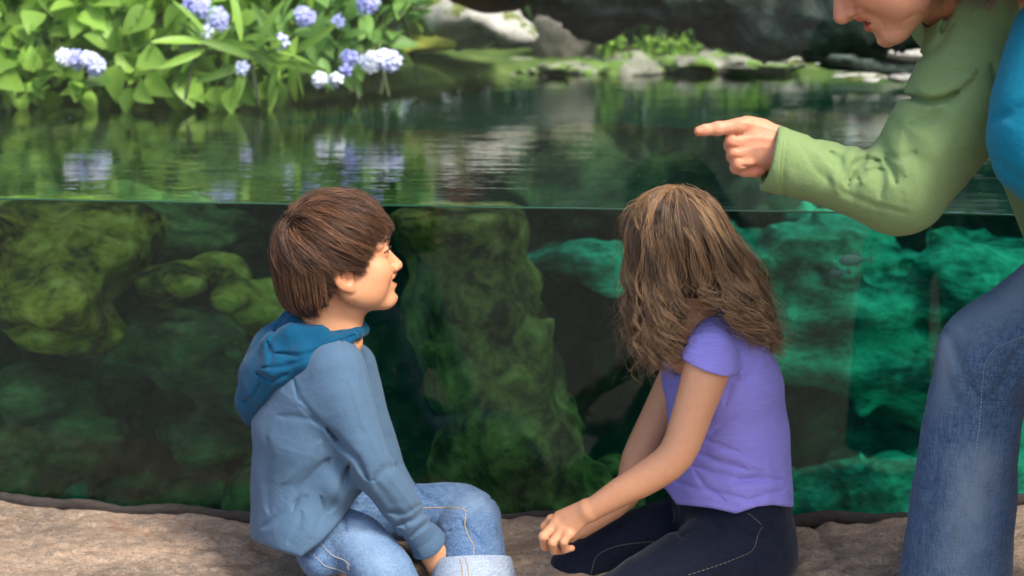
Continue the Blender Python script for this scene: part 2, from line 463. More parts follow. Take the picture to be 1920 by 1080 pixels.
# ================================================================== UNDER WATER
def rock_sdf(blobs, seed, amp=.05, freq=3.2, k=.06, strata=0, sf=9, crag=.02):
    C_ = [(P(px, py, Y), np.array([px2m(rx, Y), dy, px2m(ry, Y)])) for px, py, Y, rx, ry, dy in blobs]
    def f(p):
        w = np.stack([fbm(p, 4, 2, seed+1), fbm(p, 4, 2, seed+2), fbm(p, 4, 2, seed+3)], 1)*.04
        q = p+w; d = None
        for c_, r_ in C_:
            e = ell(q, c_, r_); d = e if d is None else smin(d, e, k)
        d = d+amp*fbm(p, freq, 4, seed+5, .55)+crag*np.abs(vnoise(p, 14, seed+6))
        if strata: d = d+strata*np.sin(q[:, 2]*sf*2*math.pi+3*vnoise(p, 2, seed+8))
        return d
    lo = np.min([c_-r_-.18 for c_, r_ in C_], 0); hi = np.max([c_+r_+.18 for c_, r_ in C_], 0)
    return f, lo, hi
def rock(name, label, mat, blobs, seed, vox=.014, cat='rock', group=None, ztop=None, **k):
    f, lo, hi = rock_sdf(blobs, seed, **k)
    if ztop is not None:
        g = lambda p: smax(f(p), p[:, 2]-ztop-.01*vnoise(p, 9, 3), .03)
    else: g = f
    lo[1] = max(lo[1], 2.6)
    h = lambda p: np.maximum(g(p), ymin(p[:, 0])+.03-p[:, 1])
    v, F = sdf_mesh(h, lo, hi, vox)
    v = relax(v, F, 1)
    return tag(mesh_obj(name, v, F, mat), label, cat, group)
# algae-covered stone: mottled at random from a dark tone to a pale one
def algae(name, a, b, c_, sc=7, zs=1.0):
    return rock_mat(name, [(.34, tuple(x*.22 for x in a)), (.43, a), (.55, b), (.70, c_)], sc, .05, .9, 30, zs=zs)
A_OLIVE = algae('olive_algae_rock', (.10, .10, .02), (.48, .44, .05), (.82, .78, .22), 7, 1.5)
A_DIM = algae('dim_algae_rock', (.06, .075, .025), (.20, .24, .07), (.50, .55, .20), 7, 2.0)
A_TEAL = algae('teal_algae_rock', (.02, .20, .12), (.07, .66, .40), (.22, .95, .62), 4.0, 2.4)
A_PILLAR = algae('pillar_algae_rock', (.10, .10, .03), (.36, .37, .08), (.70, .70, .20), 11)
UZ = WATER-.14
rock('submerged_rock', 'olive yellow algae covered rock mass under water at far left', A_OLIVE,
     [(60, 560, 3.62, 130, 75, .2), (170, 490, 3.8, 120, 70, .2), (130, 610, 3.7, 90, 50, .15), (-80, 500, 3.6, 120, 110, .3), (60, 430, 4.0, 240, 45, .3), (205, 640, 3.75, 60, 40, .12)], 101, ztop=UZ, amp=.06)
rock('submerged_rock', 'lime green rounded rock under water just left of the boy', A_OLIVE,
     [(345, 525, 3.75, 75, 45, .14), (300, 545, 3.85, 60, 40, .12), (385, 500, 3.9, 60, 30, .12)], 113, amp=.035, ztop=UZ)
rock('submerged_rock', 'small lime green rock under water right beside the boy hood', A_OLIVE,
     [(455, 550, 3.85, 50, 32, .12), (500, 580, 3.95, 60, 40, .12)], 127, amp=.035)
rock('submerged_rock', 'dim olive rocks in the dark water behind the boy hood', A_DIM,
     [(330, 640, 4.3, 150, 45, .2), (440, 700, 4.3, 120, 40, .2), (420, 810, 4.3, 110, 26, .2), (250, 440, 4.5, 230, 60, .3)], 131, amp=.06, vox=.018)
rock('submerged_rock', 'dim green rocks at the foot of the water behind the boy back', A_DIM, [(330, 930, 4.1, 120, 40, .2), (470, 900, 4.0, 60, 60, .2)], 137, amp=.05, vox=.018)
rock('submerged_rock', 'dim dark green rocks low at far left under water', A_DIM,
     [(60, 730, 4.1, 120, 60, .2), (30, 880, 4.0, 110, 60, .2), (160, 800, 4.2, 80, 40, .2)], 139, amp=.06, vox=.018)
rock('submerged_rock', 'teal rock resting on the pond floor at lower left', A_TEAL,
     [(195, 880, 4.45, 75, 42, .16), (110, 930, 4.4, 75, 40, .16), (230, 930, 4.4, 50, 60, .16)], 149, amp=.03)
rock('rock_pillar', 'mottled green rock pillar under water between the two children, widening downward', A_PILLAR,
     [(870, 420, 3.75, 135, 110, .2), (900, 560, 3.72, 135, 120, .2), (930, 700, 3.7, 140, 130, .22), (975, 840, 3.68, 160, 130, .25), (1030, 960, 3.66, 185, 120, .28), (820, 600, 3.85, 70, 180, .15)],
     151, cat='rock pillar', amp=.035, freq=5, crag=.03, ztop=UZ)
rock('submerged_rock', 'bright green flat rock shelf under water between pillar and girl', A_TEAL,
     [(1080, 490, 4.3, 120, 26, .2), (1150, 515, 4.25, 90, 26, .2), (1300, 480, 4.4, 140, 40, .2)], 163, amp=.03, ztop=UZ)
rock('submerged_rock', 'small olive rock at the foot of the pillar beside the girl arm', A_PILLAR,
     [(1160, 880, 3.85, 40, 26, .1), (1120, 930, 3.8, 60, 45, .12)], 167, amp=.03)
rock('submerged_rock_wall', 'layered teal green rock slope under water between girl and blue jeans', A_TEAL,
     [(1480, 470, 4.45, 190, 60, .25), (1700, 520, 4.4, 260, 70, .25), (1550, 640, 4.35, 250, 60, .22), (1800, 700, 4.3, 240, 90, .25), (1600, 800, 4.7, 280, 90, .3),
      (1560, 900, 4.15, 280, 60, .25), (1820, 920, 4.1, 220, 80, .25), (1950, 560, 4.5, 200, 160, .3), (1650, 700, 4.75, 420, 330, .25)],
     173, cat='rock', amp=.11, freq=2.6, strata=.022, sf=5, crag=.05, ztop=UZ, vox=.016)
# far basin wall (dark, deep)
MAT_BASIN = rock_mat('basin_wall_rock', [(.36, (.006, .010, .006)), (.50, (.05, .06, .022)), (.62, (.15, .18, .07)), (.76, (.36, .40, .16))], 2.6, .06)
nx, nz = 420, 110
X, Z = np.meshgrid(np.linspace(-4.5, 4.5, nx), np.linspace(-1.0, WATER-.02, nz), indexing='ij')
q = np.stack([X.ravel(), 0*X.ravel()+5.35, Z.ravel()], 1)
q[:, 1] += -.45+.34*fbm(q, 1.6, 5, 77, .62)+.35*(q[:, 2]-WATER)
ii = (np.arange(nx-1)[:, None]*nz+np.arange(nz-1)[None]).ravel()
F = np.stack([ii, ii+nz, ii+nz+1, ii+1], 1)
tag(mesh_obj('basin_wall', q, F, MAT_BASIN), kind='structure')

# ---- fish
MAT_FISH = M('fish_skin').set((.34, .40, .38), .4)
def fish(px, py, Y, L, yaw, label, pitch=0):
    c = P(px, py, Y)
    R = np.array(Matrix.Rotation(yaw, 3, 'Z') @ Matrix.Rotation(pitch, 3, 'Y'))
    def f(p):
        q = (p-c)@R/L
        x = q[:, 0]
        hh = np.interp(x, [-.5, -.42, -.3, -.1, .15, .35, .47, .5], [.02, .045, .07, .16, .20, .15, .06, .01]); ww = hh*.5
        return (np.sqrt((q[:, 1]/(ww+1e-3))**2+(q[:, 2]/(hh+1e-3))**2)-1)*ww*L*.8
    v, F = sdf_mesh(f, c-L*.6, c+L*.6, L/46, 3)
    root = thing('fish', label, 'fish', c, 'small fish in the pond')
    mesh_obj('body', relax(v, F, 2), F, MAT_FISH, root)
    def fin(nm, outl, side=0):
        o = np.array([(a, side, b) for a, b in outl])*L; n = len(o)
        a = o+[0, .004*L, 0]; b = o-[0, .004*L, 0]
        vv = np.concatenate([a, b])@R.T+c
        FF = [tuple(range(n)), tuple(range(2*n-1, n-1, -1))]+[(i, i+n, (i+1) % n+n, (i+1) % n) for i in range(n)]
        mesh_obj(nm, vv, FF, MAT_FISH, root, smooth=False)
    fin('tail_fin', [(-.46, 0), (-.52, .06), (-.72, .17), (-.64, 0), (-.72, -.17), (-.52, -.06)])
    fin('back_fin', [(.12, .15), (.0, .29), (-.16, .27), (-.28, .06)])
    fin('belly_fin', [(-.05, -.15), (-.12, -.26), (-.24, -.2), (-.26, -.07)])
fish(1600, 488, 3.75, .085, math.pi+.25, 'grey fish seen side on in green water above the smaller fish')
fish(1568, 514, 3.7, .060, math.pi/2+.9, 'smaller grey fish, below and left of the other fish', .3)

# ================================================================== ABOVE WATER, FAR SIDE
# banks
MAT_BANK = rock_mat('bank_soil', [(.3, (.03, .05, .012)), (.5, (.08, .14, .03)), (.7, (.20, .26, .08))], 5, .03)
def shore(x): return np.interp(x, [-4.5, -2.2, -1.2, -.75, -.45, -.1, .3, 1.2, 2.5, 4.5], [4.9, 5.0, 5.15, 5.35, 5.9, 6.6, 7.0, 7.1, 7.0, 6.9])
nx, ny = 200, 90
X, T = np.meshgrid(np.linspace(-9, 9, nx), np.linspace(0, 1, ny)**2, indexing='ij')
X, T = X.ravel(), T.ravel()
sh = shore(X)+.12*vnoise(np.stack([X, 0*X, 0*X], 1), 3, 2)
Yb_ = sh-.05+T*(60-sh)
q = np.stack([X*(1+T*6), Yb_, 0*X], 1)
q[:, 2] = WATER-.06+np.minimum(.13, (Yb_-sh+.05)*.45)+.03*fbm(q, 2.5, 3, 21)*np.minimum(1, (Yb_-sh+.05)*3)
ii = (np.arange(nx-1)[:, None]*ny+np.arange(ny-1)[None]).ravel()
F = np.stack([ii, ii+ny, ii+ny+1, ii+1], 1)
tag(mesh_obj('bank', q, F, MAT_BANK), kind='structure')

# stones of the far side
MAT_PALE = rock_mat('pale_stone', [(.3, (.22, .21, .18)), (.5, (.48, .46, .42)), (.7, (.72, .70, .66))], 5, .03, speck=((.16, .20, .05), 6, .55))
MAT_GRAVEL = rock_mat('gravel', [(.3, (.10, .11, .07)), (.5, (.28, .28, .22)), (.7, (.50, .49, .44))], 7, .03, speck=((.14, .24, .05), 7, .50))
MAT_DARK = rock_mat('dark_wet_stone', [(.35, (.008, .012, .010)), (.50, (.03, .045, .038)), (.62, (.10, .14, .12)), (.74, (.26, .32, .27))], 6, .05, .6, 26)
MAT_MOSS = rock_mat('mossy_stone', [(.3, (.10, .12, .02)), (.5, (.30, .34, .05)), (.7, (.48, .46, .16))], 6, .03)
def srock(name, label, mat, blobs, seed, **k):
    k.setdefault('vox', .02); k.setdefault('amp', .03)
    return rock(name, label, mat, blobs, seed, **k)
srock('boulder', 'pale whitish boulder on the far bank right of the flowers', MAT_PALE, [(880, 45, 6.6, 95, 40, .35), (820, 10, 6.9, 70, 80, .3), (960, 60, 6.4, 50, 20, .2)], 201)
srock('mossy_stone', 'low yellow green mossy stone by the flowers on the water edge', MAT_MOSS, [(750, 84, 5.9, 95, 14, .2), (690, 92, 5.8, 60, 14, .2)], 207)
srock('overhanging_rock', 'big dark wet rock overhanging the far water at top right', MAT_DARK,
      [(1150, -30, 5.6, 160, 75, .3), (1350, 2, 5.5, 200, 70, .35), (1560, 14, 5.4, 200, 72, .35), (1760, 20, 5.3, 170, 78, .35), (1980, 30, 5.2, 200, 90, .35), (1020, -70, 5.6, 160, 80, .3)], 211, amp=.06, crag=.05)
srock('rusty_rock', 'dark red brown rock edge at the top between boulder and overhang', rock_mat('rusty_stone', [(.3, (.10, .035, .03)), (.7, (.26, .10, .08))], 5, .03),
      [(930, -22, 6.0, 95, 34, .2), (860, -30, 6.0, 60, 30, .15)], 223)
srock('flat_stone', 'dark flat stone with a pale top, lying at the far water edge', MAT_DARK, [(1560, 112, 6.3, 80, 13, .14), (1650, 116, 6.3, 90, 13, .14), (1740, 122, 6.25, 70, 13, .14)], 227, amp=.012)
srock('flat_stone', 'pale slab lying on top of the dark flat stone', MAT_PALE, [(1570, 96, 6.36, 90, 5, .15), (1660, 101, 6.34, 90, 5, .15), (1750, 106, 6.3, 70, 5, .15)], 228, amp=.008, vox=.012, crag=.008)
for i, (bl, lab) in enumerate([([(980, 128, 6.9, 75, 4, .25), (1060, 121, 7.05, 60, 5, .2)], 'low pale gravel bank just right of the pale boulder'),
                           ([(1170, 127, 7.0, 90, 4, .25), (1250, 120, 7.15, 60, 5, .2), (1110, 124, 7.1, 40, 4, .2)], 'low pale gravel bank in front of the green tuft'),
                           ([(1390, 126, 6.95, 110, 4, .25), (1330, 118, 7.2, 50, 5, .2), (1450, 121, 7.1, 40, 4, .2)], 'low pale gravel bank left of the dark flat stone')]):
    srock('gravel_bank', lab, MAT_GRAVEL, bl, 230+i, amp=.02, freq=5, crag=.02, cat='gravel bank', group='pale gravel banks along the far shore')
srock('boulder', 'very pale boulder added beyond the man arm at the right for its white reflection', MAT_PALE, [(1760, 40, 7.7, 150, 95, .3), (1930, 20, 7.8, 150, 120, .3), (1650, 60, 7.6, 95, 62, .25)], 260)  # unseen boulder added so the water mirrors white at the right
for i, (a, b, lab) in enumerate([(1490, 132, 'stone standing in for a white water reflection, below the dark flat stone'), (1610, 138, 'stone standing in for a white water reflection, left of the man sleeve, below the slabs'), (1730, 144, 'stone standing in for a white water reflection, nearest the man sleeve')]):
    srock('reflection_stone', lab, MAT_PALE, [(a, b, 6.1, 62, 6, .12)], 270+i, amp=.012, vox=.014, group='stones standing in for white reflections on the far water')  # stones added where the water shows a white reflection
for i, (a, b, c_, e_, lab) in enumerate([(1450, 98, 40, 10, 'light grey rubble stone behind the shore line'), (1500, 92, 30, 9, 'light grey rubble stone touching the flat stone')]):
    srock('rubble_stone', lab, MAT_PALE, [(a, b, 7.4, c_, e_, .1)], 240+i, amp=.02, group='grey rubble on the far shore')
srock('stone_post', 'blurred grey brown upright stone on the far shore', rock_mat('grey_brown_stone', [(.3, (.10, .095, .08)), (.7, (.26, .24, .20))], 5, .03), [(1060, 70, 7.3, 50, 60, .14), (1100, 60, 7.35, 25, 60, .14)], 250, cat='stone')

# leaves
def leaf_tpl(kind):
    """(verts, quads): leaf along +X, length 1, slightly folded and arched"""
    n, pr = 7, None
    s = np.linspace(0, 1, n)
    if kind == 'broad': w = .42*np.sin(np.pi*s**.62)**.8*(1-.25*s)
    elif kind == 'strap': w = .085*np.sin(np.pi*np.clip(s*.96+.02, 0, 1))**.6
    else: w = .22*np.sin(np.pi*s**.8)
    v = []
    for i in range(n):
        zz = -.22*s[i]**2
        for t in (-1, -.5, 0, .5, 1): v.append((s[i], t*w[i], zz+.10*abs(t)*w[i]/.42+.0*t))
    F = [(i*5+j, i*5+j+5, i*5+j+6, i*5+j+1) for i in range(n-1) for j in range(4)]
    return np.array(v), np.array(F)
def place(tpl, pos, dirs, nrm, size, twist=None):
    v, F = tpl; N = len(pos)
    d = dirs/np.linalg.norm(dirs, axis=1, keepdims=True)
    s = np.cross(nrm, d); s /= np.linalg.norm(s, axis=1, keepdims=True)+1e-9
    n = np.cross(d, s)
    out = pos[:, None, :]+size[:, None, None]*(v[None, :, 0:1]*d[:, None]+v[None, :, 1:2]*s[:, None]+v[None, :, 2:3]*n[:, None])
    FF = F[None]+(np.arange(N)*len(v))[:, None, None]
    return out.reshape(-1, 3), FF.reshape(-1, F.shape[1])
def leaf_mat(name, a, b, rough=.45, trans=.35):
    m = M(name); at = m.add('Attribute', attribute_name='Col'); c = m.coord(); n = m.noise(c, 30, 3, .6)
    col = m.mix(m.add('SeparateColor').outputs[0] if False else at.outputs['Fac'], a, b)
    m.set(col, rough, m.bump(n, .3, .004), Specular_IOR_Level=.35)
    tl = m.add('BsdfTranslucent'); m.ln(col, tl.inputs[0]); mx = m.add('MixShader'); mx.inputs[0].default_value = trans
    m.ln(m.b.outputs[0], mx.inputs[1]); m.ln(tl.outputs[0], mx.inputs[2]); m.ln(mx.outputs[0], m.o.inputs[0])
    return m.m
MAT_LEAF = leaf_mat('bright_leaf', (.05, .14, .02), (.40, .66, .11), .4, .45)
MAT_LEAF2 = leaf_mat('long_leaf', (.07, .18, .04), (.26, .48, .12), .45, .4)
MAT_LDARK = leaf_mat('dark_tree_leaf', (.006, .022, .007), (.035, .10, .018), .5, .2)
MAT_HEDGE = leaf_mat('hedge_leaf', (.12, .28, .04), (.50, .78, .14), .4, .45)  # brightened so the hedge's reflection in the water turns lime
MAT_STEM = M('stem').set((.06, .08, .03), .7)
MAT_BARK = rock_mat('bark', [(.3, (.03, .022, .015)), (.7, (.11, .08, .055))], 8, .02)
def jitcol(N, per, lo=0, hi=1):
    return np.repeat(rng.uniform(lo, hi, N)[:, None], per, 0).repeat(3, 1)
def foliage(name, parent, mat, pos, size, kind, up=.6, out=None, face=(0, -.5, .6), spread=.7):
    N = len(pos); r = rng.normal(size=(N, 3))
    dirs = r*spread+(0 if out is None else out)+np.array([0, -.15, -.25]); nrm = rng.normal(size=(N, 3))*.45+np.array(face)
    tpl = leaf_tpl(kind)
    v, F = place(tpl, pos, dirs, nrm, size)
    return mesh_obj(name, v, F, mat, parent, True, jitcol(N, len(tpl[0])))
def stems(parent, base, tips, r, mat=None, name='stem'):
    base, tips = np.asarray(base), np.asarray(tips)
    mid = base*.5+tips*.5+np.array([0, 0, .06]); c_ = np.stack([base, mid, tips], 1)
    v, F = tubes(curve_pts(c_, 9), r, 5, .4)
    return mesh_obj(name, v, F, mat or MAT_STEM, parent)
def bush(name, label, blobs, n, sz, kind, mat, seed, group=None, cat='shrub', nst=26):
    """blobs: (px,py,Y,rx,ry,dy) in photo pixels; leaves sit in the shells of the blobs"""
    pos = []; dr = []
    ar = np.array([b[3]*b[4] for b in blobs], float); ar /= ar.sum()
    for b, a in zip(blobs, ar):
        k = int(n*a)+1; c_ = P(*b[:3]); u = rng.normal(size=(k, 3)); u /= np.linalg.norm(u, axis=1, keepdims=True)
        rad = rng.uniform(.45, 1.02, k)[:, None]**.6
        pos.append(c_+u*rad*[px2m(b[3], b[2]), b[5], px2m(b[4], b[2])]); dr.append(u*.8)
    pos = np.concatenate(pos); dr = np.concatenate(dr)
    ok = pos[:, 2] > WATER+.005; pos, dr = pos[ok], dr[ok]
    c_ = P(*blobs[0][:3]); base = np.array([c_[0], c_[1]+.15, WATER+.02])
    t = thing(name, label, cat, base, group)
    foliage('leaves', t, mat, pos, rng.uniform(.6, 1.15, len(pos))*sz, kind, out=dr)
    pk = pos[rng.integers(0, len(pos), nst)]
    bs = base+rng.normal(size=(nst, 3))*[.12, .1, 0]+(pk-base)*[.5, .4, 0]
    stems(t, bs, pk, np.full(nst, .006))
    return t
b1 = bush('flowering_shrub', 'bright green broad leaved shrub with blue flowers hanging over the water at top left',
     [(60, 40, 5.35, 110, 90, .25), (190, 20, 5.4, 110, 90, .25), (330, 30, 5.35, 110, 90, .25), (300, 100, 5.2, 110, 38, .2), (60, 120, 5.15, 100, 45, .2), (430, 70, 5.3, 80, 60, .2), (170, 150, 5.1, 230, 26, .12), (420, 148, 5.1, 120, 22, .12), (170, -70, 5.6, 260, 80, .3), (430, -60, 5.6, 160, 80, .3), (-60, 60, 5.4, 120, 90, .3)],
     820, .12, 'broad', MAT_LEAF, 3)
b2 = bush('flowering_shrub', 'looser shrub with long narrow leaves and pale blue flowers, right of the broad leaved shrub',
     [(560, 40, 5.45, 90, 85, .2), (650, 60, 5.5, 80, 55, .2), (720, 20, 5.6, 70, 60, .2), (580, 110, 5.3, 80, 26, .18), (480, 110, 5.25, 60, 30, .18), (640, -60, 5.7, 150, 70, .2)],
     330, .15, 'oval', MAT_LEAF2, 5)
b3 = bush('strap_leaf_plant', 'arching strap leaved plant leaning over the water below the blue flowers',
     [(430, 90, 5.05, 70, 20, .12), (500, 106, 5.0, 80, 16, .12)], 40, .20, 'strap', MAT_LEAF, 9, cat='plant', nst=10)
bush('grass_tuft', 'bright lime green tuft growing on the far shore under the dark rock', [(1240, 84, 7.25, 50, 11, .1), (1275, 90, 7.2, 36, 9, .1)], 150, .05, 'oval', MAT_LEAF, 4, cat='plant', nst=6)
bush('grass_tuft', 'upright bright green plant beside the grey upright stone', [(1143, 70, 7.15, 14, 28, .06)], 110, .06, 'oval', MAT_LEAF, 4, cat='plant', nst=6)
bush('grass_tuft', 'low green plant on the far shore in front of grey rubble', [(1385, 82, 7.2, 40, 14, .08)], 140, .06, 'oval', MAT_LEAF, 4, cat='plant', nst=6)
bush('hedge', 'tall bright green hedge added behind the flowering shrubs at the left for its reflection', [(-150, -60, 6.6, 200, 190, .4), (100, -80, 6.6, 200, 200, .4), (350, -80, 6.6, 200, 200, .4), (600, -90, 6.7, 180, 190, .4), (-50, -330, 6.8, 300, 170, .4), (400, -330, 6.8, 320, 170, .4)], 3600, .14, 'oval', MAT_HEDGE, 6, cat='hedge')  # hedge added to make the water's reflection at left greener
bush('hedge', 'dark green hedge on the far shore behind the grey upright stone', [(960, -60, 8.0, 130, 130, .4), (1150, -40, 8.0, 150, 130, .4), (1380, -40, 8.0, 150, 140, .4), (1500, -60, 8.0, 90, 130, .3), (1180, -260, 8.2, 330, 170, .4)], 3600, .15, 'oval', MAT_LDARK, 6, cat='hedge')
# flowers
pt = []
for k in range(5):
    a = 2*math.pi*k/5; ca, sa = math.cos(a), math.sin(a)
    for (r_, w_, z_) in ((.05, .0, .0), (.55, .30, .08), (.98, .26, .02), (1.05, .0, -.02), (.98, -.26, .02), (.55, -.30, .08)):
        pt.append((r_*ca-w_*sa, r_*sa+w_*ca, z_))
PT_V = np.array(pt); PT_F = np.array([(6*k+a, 6*k+b, 6*k+c_, 6*k+d) for k in range(5) for a, b, c_, d in ((0, 1, 2, 3), (0, 3, 4, 5))])
MAT_FB = M('blue_petal').set((.46, .48, .90), .6); MAT_FW = M('white_petal').set((.80, .82, .95), .6); MAT_FP = M('pale_blue_petal').set((.60, .64, .94), .6)
def flowers(parent, px, py, Y, r, mat, n=18):
    c_ = P(px, py, Y); u = rng.normal(size=(n, 3)); u[:, 1] = -np.abs(u[:, 1]); u[:, 2] = u[:, 2]+.3
    u /= np.linalg.norm(u, axis=1, keepdims=True); R_ = px2m(r, Y)
    pos = c_+u*R_*.78*rng.uniform(.5, 1, n)[:, None]
    t = np.cross(u, rng.normal(size=(n, 3)))
    v, F = place((PT_V, PT_F), pos, t, u+[0, -.3, 0], np.full(n, .023)*rng.uniform(.8, 1.2, n))
    mesh_obj('flower_cluster', v, F, mat, parent, False)
for a in [(372, 12, 5.02, 34, MAT_FB, 22), (408, 38, 5.0, 28, MAT_FB, 18), (365, 0, 5.05, 20, MAT_FP), (392, 60, 4.98, 12, MAT_FW, 7), (120, 108, 4.92, 20, MAT_FW, 10), (140, 112, 4.93, 20, MAT_FB, 12), (178, 122, 4.9, 26, MAT_FP, 18), (168, 112, 4.9, 20, MAT_FW, 8), (690, -60, 5.2, 60, MAT_FB, 20), (375, -70, 5.1, 50, MAT_FB, 24), (270, -110, 5.1, 50, MAT_FB, 24)]:
    flowers(b1, *a)
for a in [(572, 32, 5.15, 24, MAT_FB, 14), (690, 8, 5.15, 28, MAT_FB, 20), (635, 40, 5.2, 10, MAT_FB, 5), (525, 78, 5.1, 14, MAT_FP, 7), (655, 108, 5.05, 18, MAT_FB, 12), (648, 130, 5.03, 10, MAT_FB, 5), (695, 116, 5.0, 24, MAT_FW, 14), (730, 118, 5.0, 24, MAT_FP, 16), (720, 112, 5.0, 22, MAT_FW, 12), (600, 150, 4.95, 14, MAT_FW, 7), (630, 149, 4.95, 14, MAT_FW, 7), (455, 128, 5.0, 10, MAT_FP, 4)]:
    flowers(b2, *a)

# dark trees beyond
def tree(x, y, H, R_, label, n=4200, mat=None, sz=.22):
    t = thing('tree', label, 'tree', (x, y, WATER), 'trees beyond the pond')
    tr_ = np.array([[x, y, WATER-.05], [x+.1, y, WATER+H*.35], [x-.05, y+.1, WATER+H*.75]])
    v, F = tubes(curve_pts(tr_, 14)[None], np.array([.14]), 10, .3); mesh_obj('trunk', v, F, MAT_BARK, t)
    cl = rng.normal(size=(46, 3)); cl /= np.linalg.norm(cl, axis=1, keepdims=True); cl *= rng.uniform(.3, 1, 46)[:, None]
    cl = cl*[R_, R_*.8, H*.5]+[x, y, WATER+H*.52]
    li = [[x, y, WATER+H*.3] for _ in range(14)]
    stems(t, li, cl[:14], np.full(14, .04), MAT_BARK, 'limb')
    k = rng.integers(0, 46, n); pos = cl[k]+rng.normal(size=(n, 3))*[R_*.20, R_*.20, H*.085]
    pos = pos[pos[:, 2] > WATER]
    tpl = leaf_tpl('oval'); N = len(pos)
    v, F = place(tpl, pos, rng.normal(size=(N, 3)), rng.normal(size=(N, 3))*.5+[0, -.5, .5], rng.uniform(.7, 1.3, N)*sz)
    mesh_obj('crown', v, F, mat or MAT_LDARK, t, True, jitcol(N, len(tpl[0])))
tree(-3.6, 9.0, 5.2, 1.7, 'leafy green tree beyond the pond at far left', mat=MAT_LEAF)
tree(-1.4, 9.6, 5.2, 1.7, 'leafy green tree beyond the pond behind the flowers', mat=MAT_LEAF2)
tree(.55, 9.0, 4.2, 1.25, 'dark leafy tree beyond the pond behind the pale boulder')
tree(1.55, 9.2, 4.6, 1.0, 'dark leafy tree beyond the pond behind the overhanging rock')
# ================================================================== PEOPLE: shared builders
def fabric(name, base, var=.12, weave=900, bumpd=.0006, sheen=.10, rough=.85, slub=0):
    m = M(name); c = m.coord(); n = m.noise(c, 7, 5, .6); n2 = m.noise(c, weave*.5, 3, .7); n3 = m.noise(c, 38, 4, .55)
    lo = tuple(x*(1-var) for x in base); hi = tuple(min(1, x*(1+var)) for x in base)
    col = m.mix(n, lo, hi); col = m.mix(m.ramp(n2, [(.35, 0), (.65, .5)]), col, tuple(x*.72 for x in base))
    if slub:
        sl_ = m.noise(m.coord((4, 4, 60)), 5, 4, .6); col = m.mix(m.ramp(sl_, [(.52, 0), (.70, slub)]), col, tuple(min(1, x*1.35) for x in base))
    wr = m.ramp(m.noise(m.coord((1, 1, 1.4), (.3, .5, 0)), 8, 3, .5, 1.6), [(.34, 0), (.50, 1), (.66, 0)])
    nb = m.bump(wr, .10, .006); nb = m.bump(n3, .5, .004, nb); nb = m.bump(n2, .8, bumpd, nb)
    return m.set(col, rough, nb, Sheen_Weight=sheen, Sheen_Roughness=.5, Specular_IOR_Level=.15)
def denim(name, base, light, k=.5, fade=None):
    m = M(name); tw = m.coord((1, 1, 1), (0, .5, 0))
    c1 = m.coord((1, 1, .12)); c2 = m.coord((.12, .12, 1)); c = m.coord()
    a = m.noise(c1, 420, 3, .6); b = m.noise(c2, 520, 3, .6); n = m.noise(c, 9, 6, .65); n3 = m.noise(c, 34, 5, .6)
    f = m.math('ADD', m.math('MULTIPLY', a, .6), m.math('MULTIPLY', b, .4))
    col = m.mix(m.ramp(f, [(.42, 0), (.60, k)]), base, light)
    col = m.mix(m.ramp(n, [(.48, 0), (.75, .55*k)]), col, light)
    at = m.add('Attribute', attribute_name='Col')
    col = m.mix(m.math('MULTIPLY', at.outputs['Fac'], .75 if fade else 0.0), col, fade or light)
    nb = m.bump(n3, .45, .005); nb = m.bump(f, .6, .0007, nb)
    return m.set(col, .8, nb, Specular_IOR_Level=.2, Sheen_Weight=.1)
def skin(name, tone, sss=.12):
    m = M(name); c = m.coord(); at = m.add('Attribute', attribute_name='Col'); n = m.noise(c, 24, 4, .6); n2 = m.noise(c, 420, 3, .6)
    col = m.mix(1.0, at.outputs['Color'], tone, 'MULTIPLY'); col = m.mix(m.ramp(n, [(.35, .0), (.7, .22)]), col, tuple(x*y for x, y in zip(tone, (.98, .80, .72))))
    m.b.subsurface_method = 'RANDOM_WALK'
    n4 = m.noise(c, 70, 4, .65); col = m.mix(m.ramp(n4, [(.42, 0), (.72, .38)]), col, tuple(x*y for x, y in zip(tone, (1.02, .74, .66))))
    n5 = m.noise(c, 150, 3, .6)
    return m.set(col, .46, m.bump(n5, .35, .0016, m.bump(n2, .6, .0006)), Subsurface_Weight=sss, Subsurface_Radius=(.012, .005, .003), Specular_IOR_Level=.38)
def hairmat(name, dark, light, rough=.32):
    m = M(name); at = m.add('Attribute', attribute_name='Col')
    return m.set(m.mix(at.outputs['Fac'], dark, light), rough, None, Specular_IOR_Level=.5, Sheen_Weight=.05)

